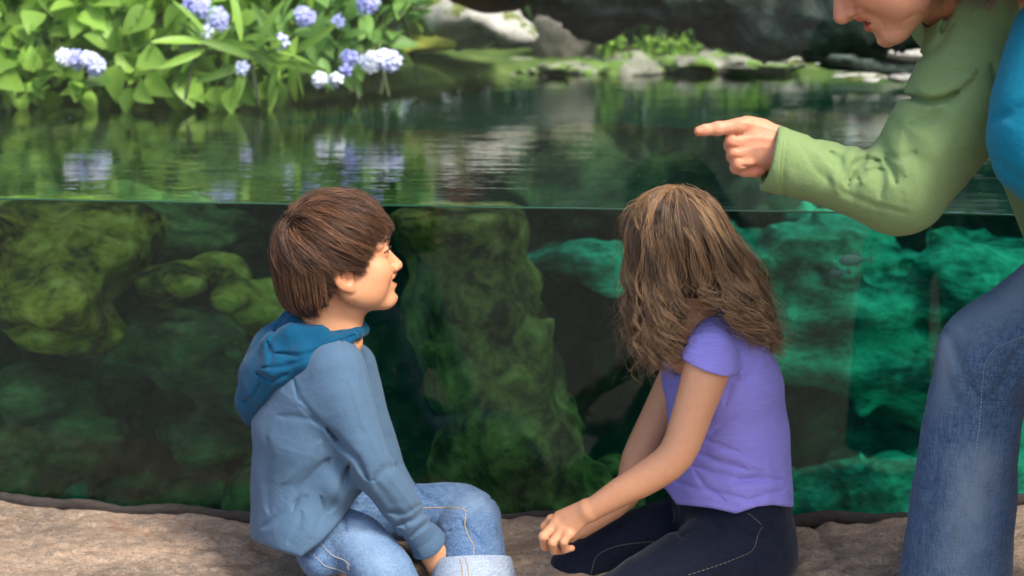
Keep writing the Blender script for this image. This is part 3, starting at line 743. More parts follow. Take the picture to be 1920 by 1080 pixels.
def frame(yaw, pitch, roll=0):
    y, p = math.radians(yaw), math.radians(pitch)
    f = V(math.cos(y)*math.cos(p), math.sin(y)*math.cos(p), math.sin(p))
    l = norm(np.cross(V(0, 0, 1), f)); u = np.cross(f, l)
    r = math.radians(roll); l2 = l*math.cos(r)+u*math.sin(r); u2 = np.cross(f, l2)
    return np.stack([f, l2, u2], 1)
def head_sdf(q, smile=1., adult=0.):
    yA = np.abs(q[:, 1]); m = np.stack([q[:, 0], yA, q[:, 2]], 1)
    d = ell(q, V(-.010, 0, .034), (.094, .074, .078))
    d = smin(d, ell(q, V(-.035, 0, .002), (.062, .060, .058)), .02)
    d = smin(d, ell(m, V(.026, .0, -.032), (.056, .057, .070)), .018)
    d = smin(d, cap(m, V(.000, .048, -.052), V(.058, .018, -.088), .018+.002*adult, .014), .02)
    d = smin(d, cap(m, V(.071, 0, -.088), V(.069, .010, -.088), .0145+.001*adult, .012+.001*adult), .014)
    d = smin(d, ell(m, V(.057, 0, -.058), (.0275, .030, .026)), .012)
    d = smin(d, cap(m, V(.076, .010, .020), V(.062, .044, .019), .0095+.0015*adult, .008), .014)
    d = smin(d, ell(m, V(.050, .036, -.026), (.027, .022, .023)), .014)
    d = smin(d, ell(m, V(.030, .041, -.048), (.036, .019, .032)), .016)
    if smile: d = smin(d, ell(m, V(.062, .033, -.034), (.015, .014, .014)), .012)
    d = smax(d, -ell(m, V(.092, .031, .004), (.017, .017, .0115)), .012)
    d = smin(d, cap(m, V(.0750, 0, .000), V(.0935+.004*adult, 0, -.0315), .0060, .0092+.001*adult), .010)
    d = smin(d, cap(m, V(.0925+.004*adult, 0, -.0335), V(.082, 0, -.0425), .0070, .006), .006)
    d = smin(d, ell(m, V(.086, .0115, -.0345), (.0095, .0062, .0068)), .004)
    d = smax(d, -ell(m, V(.090, .0065, -.0425), (.0045, .003, .003)), .002)
    # lids
    lid = sph(m, V(.0655, .031, .003), .0148)
    lid = smax(lid, -ell(m, V(.082, .032, .0015), (.009, .0130, .0030+.001*adult)), .0012)
    d = smin(d, lid, .004)
    # smile fold, mouth
    d = d+.0022*smile*np.exp(-((np.abs(cap(m, V(.080, .017, -.032), V(.060, .034, -.062), .0))/.004)**2))
    up = .0050*smile; oz = .0016*max(0, smile-.6)/.4
    d = smin(d, chain(m, [V(.0835, 0, -.0505), V(.0815, .010, -.0495), V(.0685, .024, -.0525+up)], [.0050, .0046, .0025]), .004) if False else smin(d, smin(cap(m, V(.0845, 0, -.0505+oz), V(.0805, .011, -.0498+oz), .0048, .0042), cap(m, V(.0805, .011, -.0498+oz), V(.0625, .0285, -.0525+up), .0042, .0024), .003), .003)
    d = smin(d, smin(cap(m, V(.0825, 0, -.0650-oz), V(.0785, .011, -.0635-oz), .0054, .0048), cap(m, V(.0785, .011, -.0635-oz), V(.0620, .0275, -.0565+up), .0048, .0024), .003), .003)
    gap = .0022+.0040*smile
    sl_ = np.minimum(ell(m, V(.082, 0, -.0572), (.020, .017, gap)), cap(m, V(.080, .012, -.0570), V(.0630, .0275, -.0545+up), gap*.85, .0012+.0026*smile))
    d = smax(d, -sl_, .002)
    d = smax(d, -ell(m, V(.092, 0, -.078), (.010, .018, .005)), .006)
    # ear
    e0 = V(-.010, .068, -.016); R = np.array(Matrix.Rotation(math.radians(-12), 3, 'Y'))@np.array(Matrix.Rotation(math.radians(-22), 3, 'Z'))
    q2 = (m-e0)@R
    ear = ell(q2, V(0, .002, 0), (.0195, .0075, .031))
    ear = smin(ear, ell(q2, V(.006, .001, -.027), (.009, .005, .010)), .006)
    ear = smax(ear, -ell(q2, V(.003, .0105, -.001), (.0125, .0085, .021)), .002)
    ear = smin(ear, ell(q2, V(.0, .003, .0), (.004, .004, .015)), .004)
    ear = smax(ear, -ell(q2, V(.009, .008, -.006), (.005, .006, .007)), .002)
    return smin(d, ear, .005)
def face_colors(q, col, adult=0, brow=(.09, .045, .028), lipc=(.80, .42, .42)):
    """lips, brows, cheeks, ears: multiplied onto the skin tone"""
    yA = np.abs(q[:, 1]); m = np.stack([q[:, 0], yA, q[:, 2]], 1)
    def mixc(w, c):
        w = np.clip(w, 0, 1)[:, None]; col[:] = col*(1-w)+np.array(c)*w
    up = .0045
    lip = np.minimum.reduce([cap(m, V(.0860, 0, -.0515), V(.0810, .012, -.0505), .0042, .0038), cap(m, V(.0810, .012, -.0505), V(.069, .023, -.0530+up), .0038, .002),
                             cap(m, V(.0845, 0, -.0645), V(.0790, .011, -.0625), .0050, .0044), cap(m, V(.0790, .011, -.0625), V(.069, .021, -.0555+up), .0044, .002)])
    mixc((.0022-lip)/.002, lipc)
    mixc(np.exp(-(sph(m, V(.072, .040, -.030), .0)/.020)**2)*.35, (1.0, .66, .60))
    mixc(np.exp(-(sph(m, V(.100, 0, -.028), .0)/.013)**2)*.35, (1.0, .66, .60))
    mixc(np.exp(-(sph(m, V(-.010, .074, -.020), .0)/.028)**2)*.4, (1.0, .62, .52))
    b = chain(m, [V(.088, .012, .018), V(.083, .030, .026), V(.068, .048, .021)], [.0030, .0030, .0014], .001)
    mixc((.0015-b)/.002*.85, brow)
    l = chain(m, [V(.0785, .020, .0035), V(.0800, .031, .0062), V(.0700, .045, .0030)], [.0016, .0016, .001], .001)
    mixc((.0010-l)/.001, (.05, .03, .025))
    inner = ell(m, V(.076, 0, -.0572), (.012, .020, .0048))
    mixc((-inner)/.001*.8, (.35, .10, .09))
    return col
def eyes(parent, c, R, s, look=(1, 0, 0)):
    """two eyeballs with an iris and a pupil"""
    lk = norm(R@np.array(look, float))
    for sy in (-1, 1):
        o = c+s*(R@V(.0655, .031*sy, .003)); r = .0134*s
        n, k = 18, 24
        th = np.linspace(0, math.pi, n); ph = np.linspace(0, 2*math.pi, k, endpoint=False)
        side = norm(np.cross(lk, V(0, 0, 1))); up = np.cross(side, lk)
        TH, PH = np.meshgrid(th, ph, indexing='ij')
        v = o+r*(np.cos(TH)[..., None]*lk+np.sin(TH)[..., None]*(np.cos(PH)[..., None]*side+np.sin(PH)[..., None]*up))
        F = [(i*k+j, i*k+(j+1) % k, (i+1)*k+(j+1) % k, (i+1)*k+j) for i in range(n-1) for j in range(k)]
        mi = np.array([2 if i < 2 else (1 if i < 4 else 0) for i in range(n-1) for j in range(k)])
        mesh_obj('eye', v.reshape(-1, 3), np.array(F), [MAT_EW, MAT_IRIS, MAT_PUPIL], parent, True, matidx=mi)
MAT_EW = M('eye_white').set((.75, .72, .70), .15); MAT_IRIS = M('iris').set((.09, .045, .02), .15); MAT_PUPIL = M('pupil').set((.005, .005, .005), .1)
MAT_TEETH = M('teeth').set((.80, .76, .68), .25)
def lashes(parent, c, R, s, mat):
    for sy in (-1, 1):
        for nm, n, f in (('eyelashes', 26, 0), ('eyebrow', 90, 1)):
            g = np.random.default_rng(int(5+sy+f)); t = g.uniform(0, 1, n); o = []
            for k in range(n):
                a = t[k]
                if f == 0:
                    y = .018+.028*a; b0 = V(.0800-.55*max(0, y-.028)**1.0+.0, y, .0045+.0022*math.sin(a*math.pi)); dv = V(.0050, (a-.4)*.006, .0042+.001*g.normal())
                    b0[0] = .0655+math.sqrt(max(1e-6, .0152**2-(y-.031)**2-(b0[2]-.003)**2))
                    P3 = [b0-dv*.1, b0+dv*.5+V(.0008, 0, -.0006), b0+dv]
                else:
                    y = .012+.036*a; x = np.interp(a, [0, .5, 1], [.0875, .0835, .0675]); z = np.interp(a, [0, .5, 1], [.0175, .0245, .0200])+g.uniform(-.0022, .0022)
                    b0 = V(x-.002, y, z); dv = V(-.001-.004*a, .007, .0022*(1-a*1.4)); P3 = [b0, b0+dv*.5+V(.0014, 0, 0), b0+dv]
                o.append(curve_pts(np.array([p_*[1, sy, 1] for p_ in P3]), 6))
            o = c+s*(np.array(o)@R.T)
            v, F = tubes(o, np.full(n, .00042 if f else .0004)*s, 3, .3); mesh_obj(nm, v, F, mat, parent, True, np.zeros((len(v), 3)))
def teeth(parent, c, R, s):
    def f(p):
        q = (p-c)@R/s
        a = np.arctan2(q[:, 1], q[:, 0]-.045); tx = np.abs(((a/.21+.5) % 1)-.5)
        d = np.maximum(np.abs(np.hypot((q[:, 0]-.045), q[:, 1])-.0315)-.0022, np.abs(q[:, 2]+.0560)-.0052)
        return (np.maximum(d, -(q[:, 0]-.052))+.0008*(tx > .44))*s
    v, F = sdf_mesh(f, c+s*(R@V(.065, 0, -.056))-.05, c+s*(R@V(.065, 0, -.056))+.05, .0012)
    mesh_obj('teeth', relax(v, F, 1), F, MAT_TEETH, parent)

def px(*pts):
    return [P(*q) for q in pts]
def limb(p, pts, k=.02):
    """pts: (px,py,Y,r_px)"""
    J = np.array([list(P(a, b, c_))+[px2m(r, c_)] for a, b, c_, r in pts])
    if len(J) > 2: J = curve_pts(J, (len(J)-1)*3+1)
    d = None
    for A, B in zip(J[:-1], J[1:]):
        c_ = cap(p, A[:3], B[:3], A[3], B[3]); d = c_ if d is None else np.minimum(d, c_)
    return d
def build(name, f, lo, hi, vox, mat, parent=None, it=2, colf=None, **k):
    v, F = sdf_mesh(f, lo, hi, vox)
    v = relax(v, F, it)
    col = colf(v) if colf else None
    return mesh_obj(name, v, F, mat, parent, True, col, **k)
def stitch(name, target, lines, mat, parent, r=.0007, off=.0008, dash=True, n=90):
    """thread laid on the garment's surface along lines seen at these pixels"""
    dg = bpy.context.evaluated_depsgraph_get(); me = target.data
    o = np.array(ORG[target.name])
    bv = BVHTree.FromPolygons([v.co+Vector(o) for v in me.vertices], [p.vertices[:] for p in me.polygons])
    for L in lines:
        allp = []
        c_ = curve_pts(np.array([(a, b, 0) for a, b in L], float), n)
        pts = []
        for a, b, _ in c_:
            d = P(a, b, 1.0)-np.array([0, 0, CAMZ]); h = bv.ray_cast(Vector((0, 0, CAMZ)), Vector(d).normalized())
            if h[0] is not None: pts.append(np.array(h[0])+np.array(h[1])*off)
            elif len(pts) > 6: break
        pts = np.array(pts)
        if len(pts) < 6: continue
        if dash:
            i = 0
            while i+3 < len(pts): allp.append(curve_pts(pts[i:i+3], 5)); i += 3
        else: allp.append(curve_pts(pts, 60))
        if not allp: continue
        mx_ = max(len(a) for a in allp); allp = [curve_pts(a, mx_) for a in allp]
        v, F = tubes(np.array(allp), np.full(len(allp), r), 4, .8)
        mesh_obj(name, v, F, mat, parent)
def strands(name, parent, guides, nchild, spread, r, mat, tip=.35, noise=.003, seed=0, wl=1.0, coljit=.25, flare=0, frizz=.0, lock=None, vary=0):
    """guides (G,S,3) -> hair mesh of thin tubes; children gather towards the guide's tip"""
    g = np.random.default_rng(seed); G, Sg, _ = guides.shape
    N = G*nchild; gi = np.repeat(np.arange(G), nchild); base = guides[gi]
    off = g.normal(size=(N, 3))*spread; s = np.linspace(0, 1, Sg)
    w = (1-(1-tip)*s**.8)
    path = base+off[:, None]*w[None, :, None]
    ph = g.uniform(0, 6.28, (N, 1, 3)); fr = g.uniform(1.2, 3.2, (N, 1, 3))*wl
    path += noise*(s[None, :, None]**1.1)*np.sin(ph+fr*s[None, :, None]*6.28)
    if frizz:
        k = g.uniform(size=N) < .12
        path[k] += (g.normal(size=(k.sum(), 1, 3))*frizz)*(s[None, :, None]**1.3)
    if vary:
        te = 1-vary*g.uniform(0, 1, N)**1.5; x = s[None]*te[:, None]*(Sg-1); i0 = np.clip(x.astype(int), 0, Sg-2); fx = (x-i0)[..., None]; ar = np.arange(N)[:, None]
        path = path[ar, i0]*(1-fx)+path[ar, i0+1]*fx
    cl = g.uniform(0, 1, G) if lock is None else .85*g.uniform(0, 1, lock.max()+1)[lock]+.15*g.uniform(0, 1, G)
    cg = (cl[gi]*(1-coljit)+g.uniform(0, 1, N)*coljit)**1.35
    v, F = tubes(path, np.full(N, r)*g.uniform(.7, 1.2, N), 3, .3)
    col = np.repeat(cg, Sg*3)[:, None].repeat(3, 1)
    return mesh_obj(name, v, F, mat, parent, True, col)
MAT_SCALP = M('hair_roots').set((.022, .011, .007), .9, None, Specular_IOR_Level=.05)
def resample(path, t_end, n):
    """keep the first t_end (0..1) of each path"""
    G, Sg, _ = path.shape; out = np.zeros((G, n, 3)); s = np.linspace(0, 1, n)
    for i in range(G):
        x = s*t_end[i]*(Sg-1); a = np.clip(x.astype(int), 0, Sg-2); f = (x-a)[:, None]
        out[i] = path[i, a]*(1-f)+path[i, a+1]*f
    return out
def short_hair(parent, c, R, s, mat, seed, whorl, zb, n=520, nchild=22, L=(.055, .095), comb=(.55, 0, -.75), lift=(.004, .016), E=((-.010, 0, .030), (.099, .079, .088)), r=.00042, spread=.0035):
    g = np.random.default_rng(seed); Ec, Er = np.array(E[0]), np.array(E[1])
    def onE(q, h): 
        d = (q-Ec)/Er; d /= np.linalg.norm(d, axis=-1, keepdims=True)
        nn = d/Er; nn /= np.linalg.norm(nn, axis=-1, keepdims=True)
        return Ec+d*Er+nn*h, nn
    roots = []
    while len(roots) < n:
        d = norm(g.normal(size=3)); q = Ec+d*Er
        if q[2] > np.interp(q[0], *zb)+.004: roots.append(q)
    q = np.array(roots); Wp, _ = onE(np.array(whorl), 0)
    lf = g.uniform(*lift, n)[:, None]; Ls = g.uniform(*L, n)[:, None]; S_ = 18
    path = np.zeros((n, S_, 3)); cur = q.copy(); prev = None
    swirl = np.cross(np.tile(norm(Wp-Ec), (n, 1)), q-Wp)
    cj = g.normal(size=(n, 3))*.22
    for k in range(S_):
        t = k/(S_-1); pos, nn = onE(cur, lf*math.sin(min(1, t*1.6)*math.pi/2)+.001)
        path[:, k] = pos
        aw = cur-Wp; dist = np.linalg.norm(aw, axis=1, keepdims=True); aw = aw/(dist+1e-6)
        fwd = np.array(comb)*np.array([1, 1, 1])
        side = np.sign(cur[:, 1:2])*np.array([0, .25, 0])
        top = np.clip((cur[:, 2:3]-.05)/.05, 0, 1)
        v = aw*1.0+fwd*(1-top*.5)*(.5+.5*np.clip(dist/.08, 0, 1))+cj+side+swirl*2.0
        v -= nn*(v*nn).sum(1, keepdims=True); v /= np.linalg.norm(v, axis=1, keepdims=True)+1e-9
        cur = cur+v*Ls/(S_-1)
    zlim = np.interp(path[:, :, 0], *zb)+g.normal(size=(n, 1))*.004
    bad = path[:, :, 2] < zlim; te = np.where(bad.any(1), bad.argmax(1)/(S_-1), 1.0); te = np.clip(te, .2, 1)
    path = resample(path, te, 12)
    # ends flick out a little
    _, nn = onE(path[:, -1], 0); path[:, -1] += nn*g.uniform(-.001, .004, n)[:, None]
    world = c+s*(path@R.T)
    return strands('hair', parent, world, nchild, spread*s, r, mat, tip=.45, noise=.0022, seed=seed+1)
def scalp(name, parent, c, R, s, zb, mat, E=((-.010, 0, .030), (.0975, .0775, .0865))):
    Ec, Er = np.array(E[0]), np.array(E[1])
    def f(p):
        q = (p-c)@R/s
        d = ell(q, Ec, Er); z = np.interp(q[:, 0], *zb)+.004
        return smax(d, (z-q[:, 2])*.8, .004)*s
    return build(name, f, c-.16, c+.16, .004, MAT_SCALP, parent, 3, lambda v: np.zeros((len(v), 3))+.15)
# ================================================================== THE BOY
MAT_SKIN = skin('child_skin', (.66, .33, .175)); MAT_SKIN2 = skin('girl_skin', (.70, .35, .19)); MAT_SKINM = skin('man_skin', (.70, .33, .20)); MAT_SKINW = skin('woman_skin', (.64, .32, .2))
MAT_HB = hairmat('brown_hair', (.022, .010, .005), (.27, .120, .052))
Hc = P(641, 482, 2.63); HR = frame(13, 8, 0); HS = 1.08
TR = V(math.sin(math.radians(14)), -math.cos(math.radians(14)), 0)    # body's right
def torso(p, L, yc=2.63):
    d = None
    for (a, b, y1, hx1, hy1), (c_, e, y2, hx2, hy2) in zip(L[:-1], L[1:]):
        t = ecap(p, P(a, b, y1), P(c_, e, y2), (hy1, px2m(hx1, y1)), (hy2, px2m(hx2, y2)), TR)
        d = t if d is None else smin(d, t, .03)
    return d
def boy_body(p):
    d = only_near(p, Hc, .19, lambda a: head_sdf((a-Hc)@HR/HS, 1.0)*HS)
    d = smin(d, cap(p, P(622, 560, 2.64), P(607, 640, 2.645), .050, .058), .022)
    d = smin(d, cap(p, P(655, 590, 2.63), P(650, 640, 2.63), .022, .03), .03)
    d = smin(d, torso(p, [(600, 680, 2.64, 45, .10), (580, 800, 2.64, 70, .10), (570, 960, 2.64, 65, .10)]), .03)
    # near arm and hand
    d = smin(d, limb(p, [(632, 705, 2.55, 28), (695, 870, 2.495, 22), (795, 1012, 2.55, 20)], .01), .02)
    d = smin(d, only_near(p, P(830, 1060, 2.56), .13, hand_b), .008)
    d = smin(d, limb(p, [(650, 720, 2.78, 35), (720, 880, 2.76, 26), (800, 990, 2.66, 18)], .01), .02)
    # legs
    d = smin(d, limb(p, [(590, 1000, 2.60, 35), (740, 1130, 2.49, 30), (760, 1330, 2.5, 28)], .02), .02)
    d = smin(d, limb(p, [(620, 960, 2.72, 45), (870, 975, 2.68, 38), (888, 1130, 2.55, 28)], .02), .02)
    return d
def hand_b(p):
    d = ecap(p, P(800, 1022, 2.55), P(826, 1056, 2.56), (.017, .024), (.016, .030), V(0, 1, 0))
    for i, (a, b, yo) in enumerate([(0, 0, 0), (-9, 4, .004), (-18, 7, .006), (-26, 8, .01)]):
        d = smin(d, chain(p, px((832+a, 1052+b, 2.56+yo), (845+a, 1082+b, 2.565+yo), (846+a, 1108+b, 2.57+yo)), [.0088, .0080, .0070], .003), .004)
    return smin(d, chain(p, px((815, 1040, 2.575), (838, 1050, 2.595), (852, 1068, 2.60)), [.011, .0095, .008], .003), .006)
def bcol(v, c=None, R=None, s=None, adult=0, **k):
    col = np.ones((len(v), 3)); q = (v-c)@R/s
    near = (np.abs(q) < .14).all(1)
    cc = col[near]; face_colors(q[near], cc, adult, **k); col[near] = cc
    return col
v, F = sdf_mesh(boy_body, (-.50, 2.38, -.35), (.02, 2.92, .72), .0021)
boy = mesh_obj('person', relax(v, F, 1), F, MAT_SKIN, None, True, bcol(v, Hc, HR, HS))
tag(boy, 'boy with short brown hair, blue hooded shirt and rolled light jeans sitting on the rock', 'person')
eyes(boy, Hc, HR, HS, (1, -.1, .1)); teeth(boy, Hc, HR, HS); lashes(boy, Hc, HR, HS, MAT_HB)
ZB_B = ([-.12, -.10, -.075, -.05, -.034, -.026, -.010, .008, .018, .026, .038, .054, .070, .095], [-.075, -.082, -.084, -.078, -.050, -.012, -.001, -.012, -.030, -.012, .012, .030, .038, .044])
scalp('scalp_hair', boy, Hc, HR, HS, ZB_B, MAT_HB)
short_hair(boy, Hc, HR, HS, MAT_HB, 11, (-.075, -.022, .085), ZB_B, n=820, nchild=24, r=.00037, spread=.0048, L=(.06, .105), lift=(.002, .012), E=((-.012, 0, .026), (.096, .078, .083)))
# nape hair hanging below the skull
g = np.random.default_rng(5); n = 230
a = g.uniform(math.radians(108), math.radians(252), n)
r0 = np.stack([-.012+.097*np.cos(a), .078*np.sin(a), g.uniform(-.010, .03, n)], 1)
r1 = np.stack([-.016+.090*np.cos(a), .074*np.sin(a), r0[:, 2]-.055], 1)
r2 = np.stack([-.022+.062*np.cos(a), .058*np.sin(a), -.078+g.uniform(-.010, .010, n)+.030*(np.cos(a) > -.62)], 1)
c_ = curve_pts(np.stack([r0*[1.05, 1.05, 1], r1*[1.06, 1.08, 1], r2], 1), 12)
strands('hair', boy, Hc+HS*(c_@HR.T), 22, .0045, .00045, MAT_HB, tip=.5, noise=.003, seed=6)

MAT_SHIRT = fabric('blue_jersey', (.078, .143, .228), .07, 1100); MAT_HOOD = fabric('teal_blue_jersey', (.001, .070, .150), .10, 1100)
FB = [([(548, 706), (560, 745), (592, 785), (640, 830)], 5, .0035), ([(640, 640), (655, 690), (665, 720)], 7, .003), ([(612, 800), (640, 835), (668, 860), (690, 900)], 8, .007),
      ([(618, 860), (590, 885), (560, 920), (550, 955)], 9, .0065), ([(655, 870), (640, 920), (615, 960)], 8, .006), ([(600, 830), (575, 870), (530, 905)], 12, -.003),
      ([(520, 780), (560, 782), (600, 790)], 7, .0025), ([(490, 990), (540, 960), (575, 930)], 10, .0035), ([(585, 1015), (605, 960), (600, 930)], 6, .003),
      ([(700, 900), (735, 945), (760, 990)], 9, .003), ([(560, 760), (600, 800)], 4, .002), ([(675, 700), (700, 790), (722, 850)], 7, .0022),
      ([(740, 985), (775, 975), (800, 955), (812, 940)], 7, .0085), ([(765, 1010), (795, 985), (822, 965)], 5, .007), ([(752, 1000), (770, 1030), (785, 1045)], 6, .005), ([(725, 960), (760, 965), (790, 945)], 6, .005),
      ([(700, 900), (720, 880), (745, 872)], 9, .004), ([(650, 700), (680, 790), (735, 900), (780, 960)], 5, -.0018), ([(500, 820), (498, 900), (505, 960)], 12, .003), ([(540, 1020), (560, 990), (565, 960)], 7, .003)]
def boy_shirt(p):
    d = torso(p, [(612, 668, 2.64, 62, .120), (597, 720, 2.64, 90, .150), (580, 800, 2.64, 102, .150), (575, 890, 2.64, 98, .145), (566, 975, 2.62, 90, .160), (556, 1020, 2.61, 84, .168)])
    u, w = proj(p)
    hem = np.interp(u, [430, 472, 500, 530, 564, 600, 640, 665, 700], [1004, 1012, 1024, 1034, 1045, 1018, 975, 935, 900])
    d = smax(smin(d, ell(p, P(640, 880, 2.60), (.05, .12, .06)), .03), (w-hem)*.00095, .006)
    d = smin(d, limb(p, [(632, 694, 2.53, 54), (653, 762, 2.505, 49), (696, 868, 2.488, 40), (745, 938, 2.51, 37), (788, 1002, 2.545, 33), (800, 1018, 2.552, 34)], .03), .045)
    d = smin(d, limb(p, [(655, 690, 2.77, 50), (725, 880, 2.76, 36), (796, 985, 2.67, 32)], .02), .028)
    d = d+folds(p, FB)+.0018*fbm(p, 16, 2, 31)
    # cuffs
    for (A, B) in ((P(745, 938, 2.51), P(804, 1024, 2.555)),):
        T = norm(B-A); h = (p-B)@T
        near = np.linalg.norm(p-B, axis=1) < .10
        d = np.where(near, smax(d, h+.002, .004), d)
        d = np.where(near, np.maximum(d, -np.maximum(cap(p, A, B+T*.02, .029), -h-.03)), d)
        ring = np.abs(h+.018)-.020
        d = np.where(near & (np.abs(h+.014) < .017), d-.0022*np.clip(1-((h+.014)/.017)**4, 0, 1), d)
    # neck opening and hem
    d = np.maximum(d, -cap(p, P(618, 560, 2.64), P(603, 648, 2.645), .052))
    return d
shirt = build('hooded_shirt', boy_shirt, (-.52, 2.35, -.02), (-.10, 2.90, .50), .0026, MAT_SHIRT, boy, 1)
FH = [([(665, 628), (610, 655), (560, 668), (515, 662)], 6, .006), ([(500, 640), (510, 665), (505, 690)], 5, .005), ([(490, 690), (530, 688), (580, 672), (630, 650)], 5, .0045),
      ([(480, 700), (510, 715), (540, 700)], 5, .006), ([(455, 755), (475, 745), (490, 715)], 4, .004), ([(520, 610), (508, 640), (500, 668)], 4, .004), ([(548, 604), (575, 612), (610, 612)], 3, .002), ([(470, 790), (485, 760), (515, 722)], 5, -.003)]
def boy_hood(p):
    d = None
    for yo, sg in ((0, 1), (1, -1)):
        Y = lambda y: 2.64+(y-2.64)*(1 if not yo else -1)
        parts = [chain(p, px((662, 630, Y(2.565)), (625, 650, Y(2.545)), (575, 672, Y(2.54)), (525, 690, Y(2.555)), (490, 730, Y(2.59))), [.012, .020, .026, .030, .030], .02),
                 chain(p, px((600, 625, Y(2.56)), (550, 630, Y(2.565)), (520, 650, Y(2.58)), (500, 690, Y(2.60)), (480, 745, Y(2.62))), [.016, .020, .026, .034, .030], .02)]
        e = smin(parts[0], parts[1], .02); d = e if d is None else smin(d, e, .02)
    d = smin(d, chain(p, px((545, 615, 2.64), (512, 650, 2.64), (492, 700, 2.64), (474, 755, 2.64), (470, 786, 2.64)), [.028, .036, .038, .028, .016], .02), .03)
    # collar
    k = []
    for i in range(13):
        t = 2*math.pi*i/12; c_ = P(612, 612, 2.64)+V(.068*math.cos(t), .060*math.sin(t), .006*math.cos(2*t)-.012*math.cos(t)); k.append(c_)
    d = smin(d, chain(p, k, [.013]*13, .006), .014)
    d = np.maximum(d, -cap(p, P(626, 540, 2.64), P(606, 640, 2.645), .054))
    return d+folds(p, FH)+.002*fbm(p, 22, 2, 8)
hood = build('hood', boy_hood, (-.56, 2.45, .12), (-.22, 2.83, .48), .0026, MAT_HOOD, shirt, 1)

MAT_J1 = denim('light_denim', (.040, .095, .22), (.15, .25, .40), .85, (.25, .36, .49)); MAT_J1I = denim('denim_inside', (.22, .29, .40), (.44, .50, .58), .8)
FJ = [([(700, 950), (740, 940), (790, 925)], 6, .004), ([(775, 910), (800, 935), (830, 950)], 7, .004), ([(930, 930), (900, 950), (870, 975), (840, 1000)], 5, .004), ([(835, 1000), (870, 985), (885, 1000), (905, 1020)], 6, .006),
      ([(870, 950), (890, 965)], 6, .004), ([(860, 970), (868, 985), (880, 1000)], 3, .004), ([(832, 985), (860, 975)], 6, .004), ([(620, 1000), (650, 985), (690, 990)], 7, .003), ([(660, 920), (640, 960), (650, 1000)], 6, .004),
      ([(640, 940), (670, 950), (700, 945)], 6, .004), ([(900, 930), (925, 960), (930, 1000)], 9, -.003)]
def boy_jeans(p):
    d = ell(p, P(612, 1010, 2.63), (.055, .135, .062))
    d = smin(d, limb(p, [(612, 1005, 2.59, 54), (668, 1018, 2.545, 57), (745, 1125, 2.49, 58), (770, 1330, 2.50, 56)], .03), .03)
    d = smin(d, limb(p, [(620, 975, 2.70, 62), (740, 962, 2.70, 54), (865, 968, 2.67, 62), (880, 1000, 2.62, 64), (886, 1060, 2.575, 66), (888, 1130, 2.55, 62)], .03), .03)
    d = smax(d, -(p[:, 0]*0+1)*9, .001) if False else d
    return d+folds(p, FJ)+.002*fbm(p, 18, 3, 55)
def fadeb(v):
    k = [(P(895, 930, 2.62), .06), (P(905, 1000, 2.60), .05), (P(660, 985, 2.46), .07), (P(720, 1060, 2.44), .06)]
    r = np.zeros(len(v))
    for c_, s_ in k: r = np.maximum(r, np.exp(-((v-c_)**2).sum(1)/s_**2))
    return np.clip(r*(.8+.5*fbm(v, 14, 3, 3)), 0, 1)[:, None].repeat(3, 1)
jeans = build('jeans', boy_jeans, (-.50, 2.36, -.36), (.04, 2.86, .22), .003, MAT_J1, boy, 2, fadeb)
def cuff(p):
    A, B = P(886, 1046, 2.583), P(888, 1110, 2.553); T = norm(B-A); L = np.linalg.norm(B-A)
    q = p-A; h = q@T; r = np.linalg.norm(q-h[:, None]*T, axis=1)
    R_ = .0715+.0015*np.sin(h*60)+.0012*vnoise(p, 30, 4)+.012*(h/L)
    return smax(np.abs(r-R_)-.0034, np.abs(h-L/2)-L/2, .003)
jcuff = build('rolled_cuff', cuff, P(886, 1060, 2.57)-.15, P(886, 1060, 2.57)+.15, .0025, MAT_J1I, jeans, 1)
MAT_THREAD = M('tan_thread').set((.52, .36, .20), .7); MAT_THREADP = M('pale_thread').set((.55, .52, .45), .7)
stitch('seam', jeans, [[(793, 953), (830, 952), (862, 953), (876, 960)], [(873, 963), (872, 985), (878, 1005), (888, 1025), (887, 1046)]], MAT_THREAD, jeans, .0011, .0004, False)
stitch('stitching', jeans, [[(588, 1040), (600, 1052), (612, 1062), (635, 1068), (652, 1076)], [(605, 1022), (622, 1040), (648, 1052), (655, 1070)], [(650, 1065), (655, 1058), (648, 1052)]], MAT_THREADP, jeans, .0008)
stitch('seam', shirt, [[(555, 712), (557, 735), (562, 752)]], MAT_HOOD, shirt, .0006, .0003, False)
stitch('seam', jcuff, [[(862, 1047), (866, 1060), (868, 1082)], [(873, 1047), (877, 1060), (880, 1082)]], MAT_THREAD, jcuff, .0010, .0004, False)
# ================================================================== THE GIRL
Gc = P(1252, 474, 2.63); GR = frame(128, -8, 0); GS = 1.0
TR = V(-math.sin(math.radians(-16)), -math.cos(math.radians(16)), 0)
def girl_hand(p):
    d = ecap(p, P(1100, 956, 2.47), P(1056, 986, 2.485), (.0205, .0155), (.031, .014), norm(P(1064, 1003, 2.47)-P(1032, 975, 2.50)))
    F_ = [((1034, 974, 2.505), (1021, 987, 2.51), (1028, 1004, 2.53), (1044, 1006, 2.54), .0088),
          ((1042, 982, 2.49), (1019, 1006, 2.475), (1022, 1024, 2.49), (1040, 1026, 2.51), .0098),
          ((1053, 995, 2.475), (1036, 1017, 2.462), (1040, 1032, 2.475), (1056, 1032, 2.49), .0092),
          ((1066, 1002, 2.463), (1057, 1016, 2.455), (1060, 1030, 2.465), (1072, 1028, 2.48), .0080)]
    for a, b, c_, e, r in F_:
        J = px(a, b, c_, e)
        d = smin(d, sph(p, J[0], r*1.15), .008)
        d = smin(d, chain(p, J, [r, r*.98, r*.9, r*.8], .002), .003)
    return smin(d, chain(p, px((1080, 962, 2.50), (1055, 985, 2.53), (1046, 1004, 2.545)), [.014, .011, .009], .004), .008)
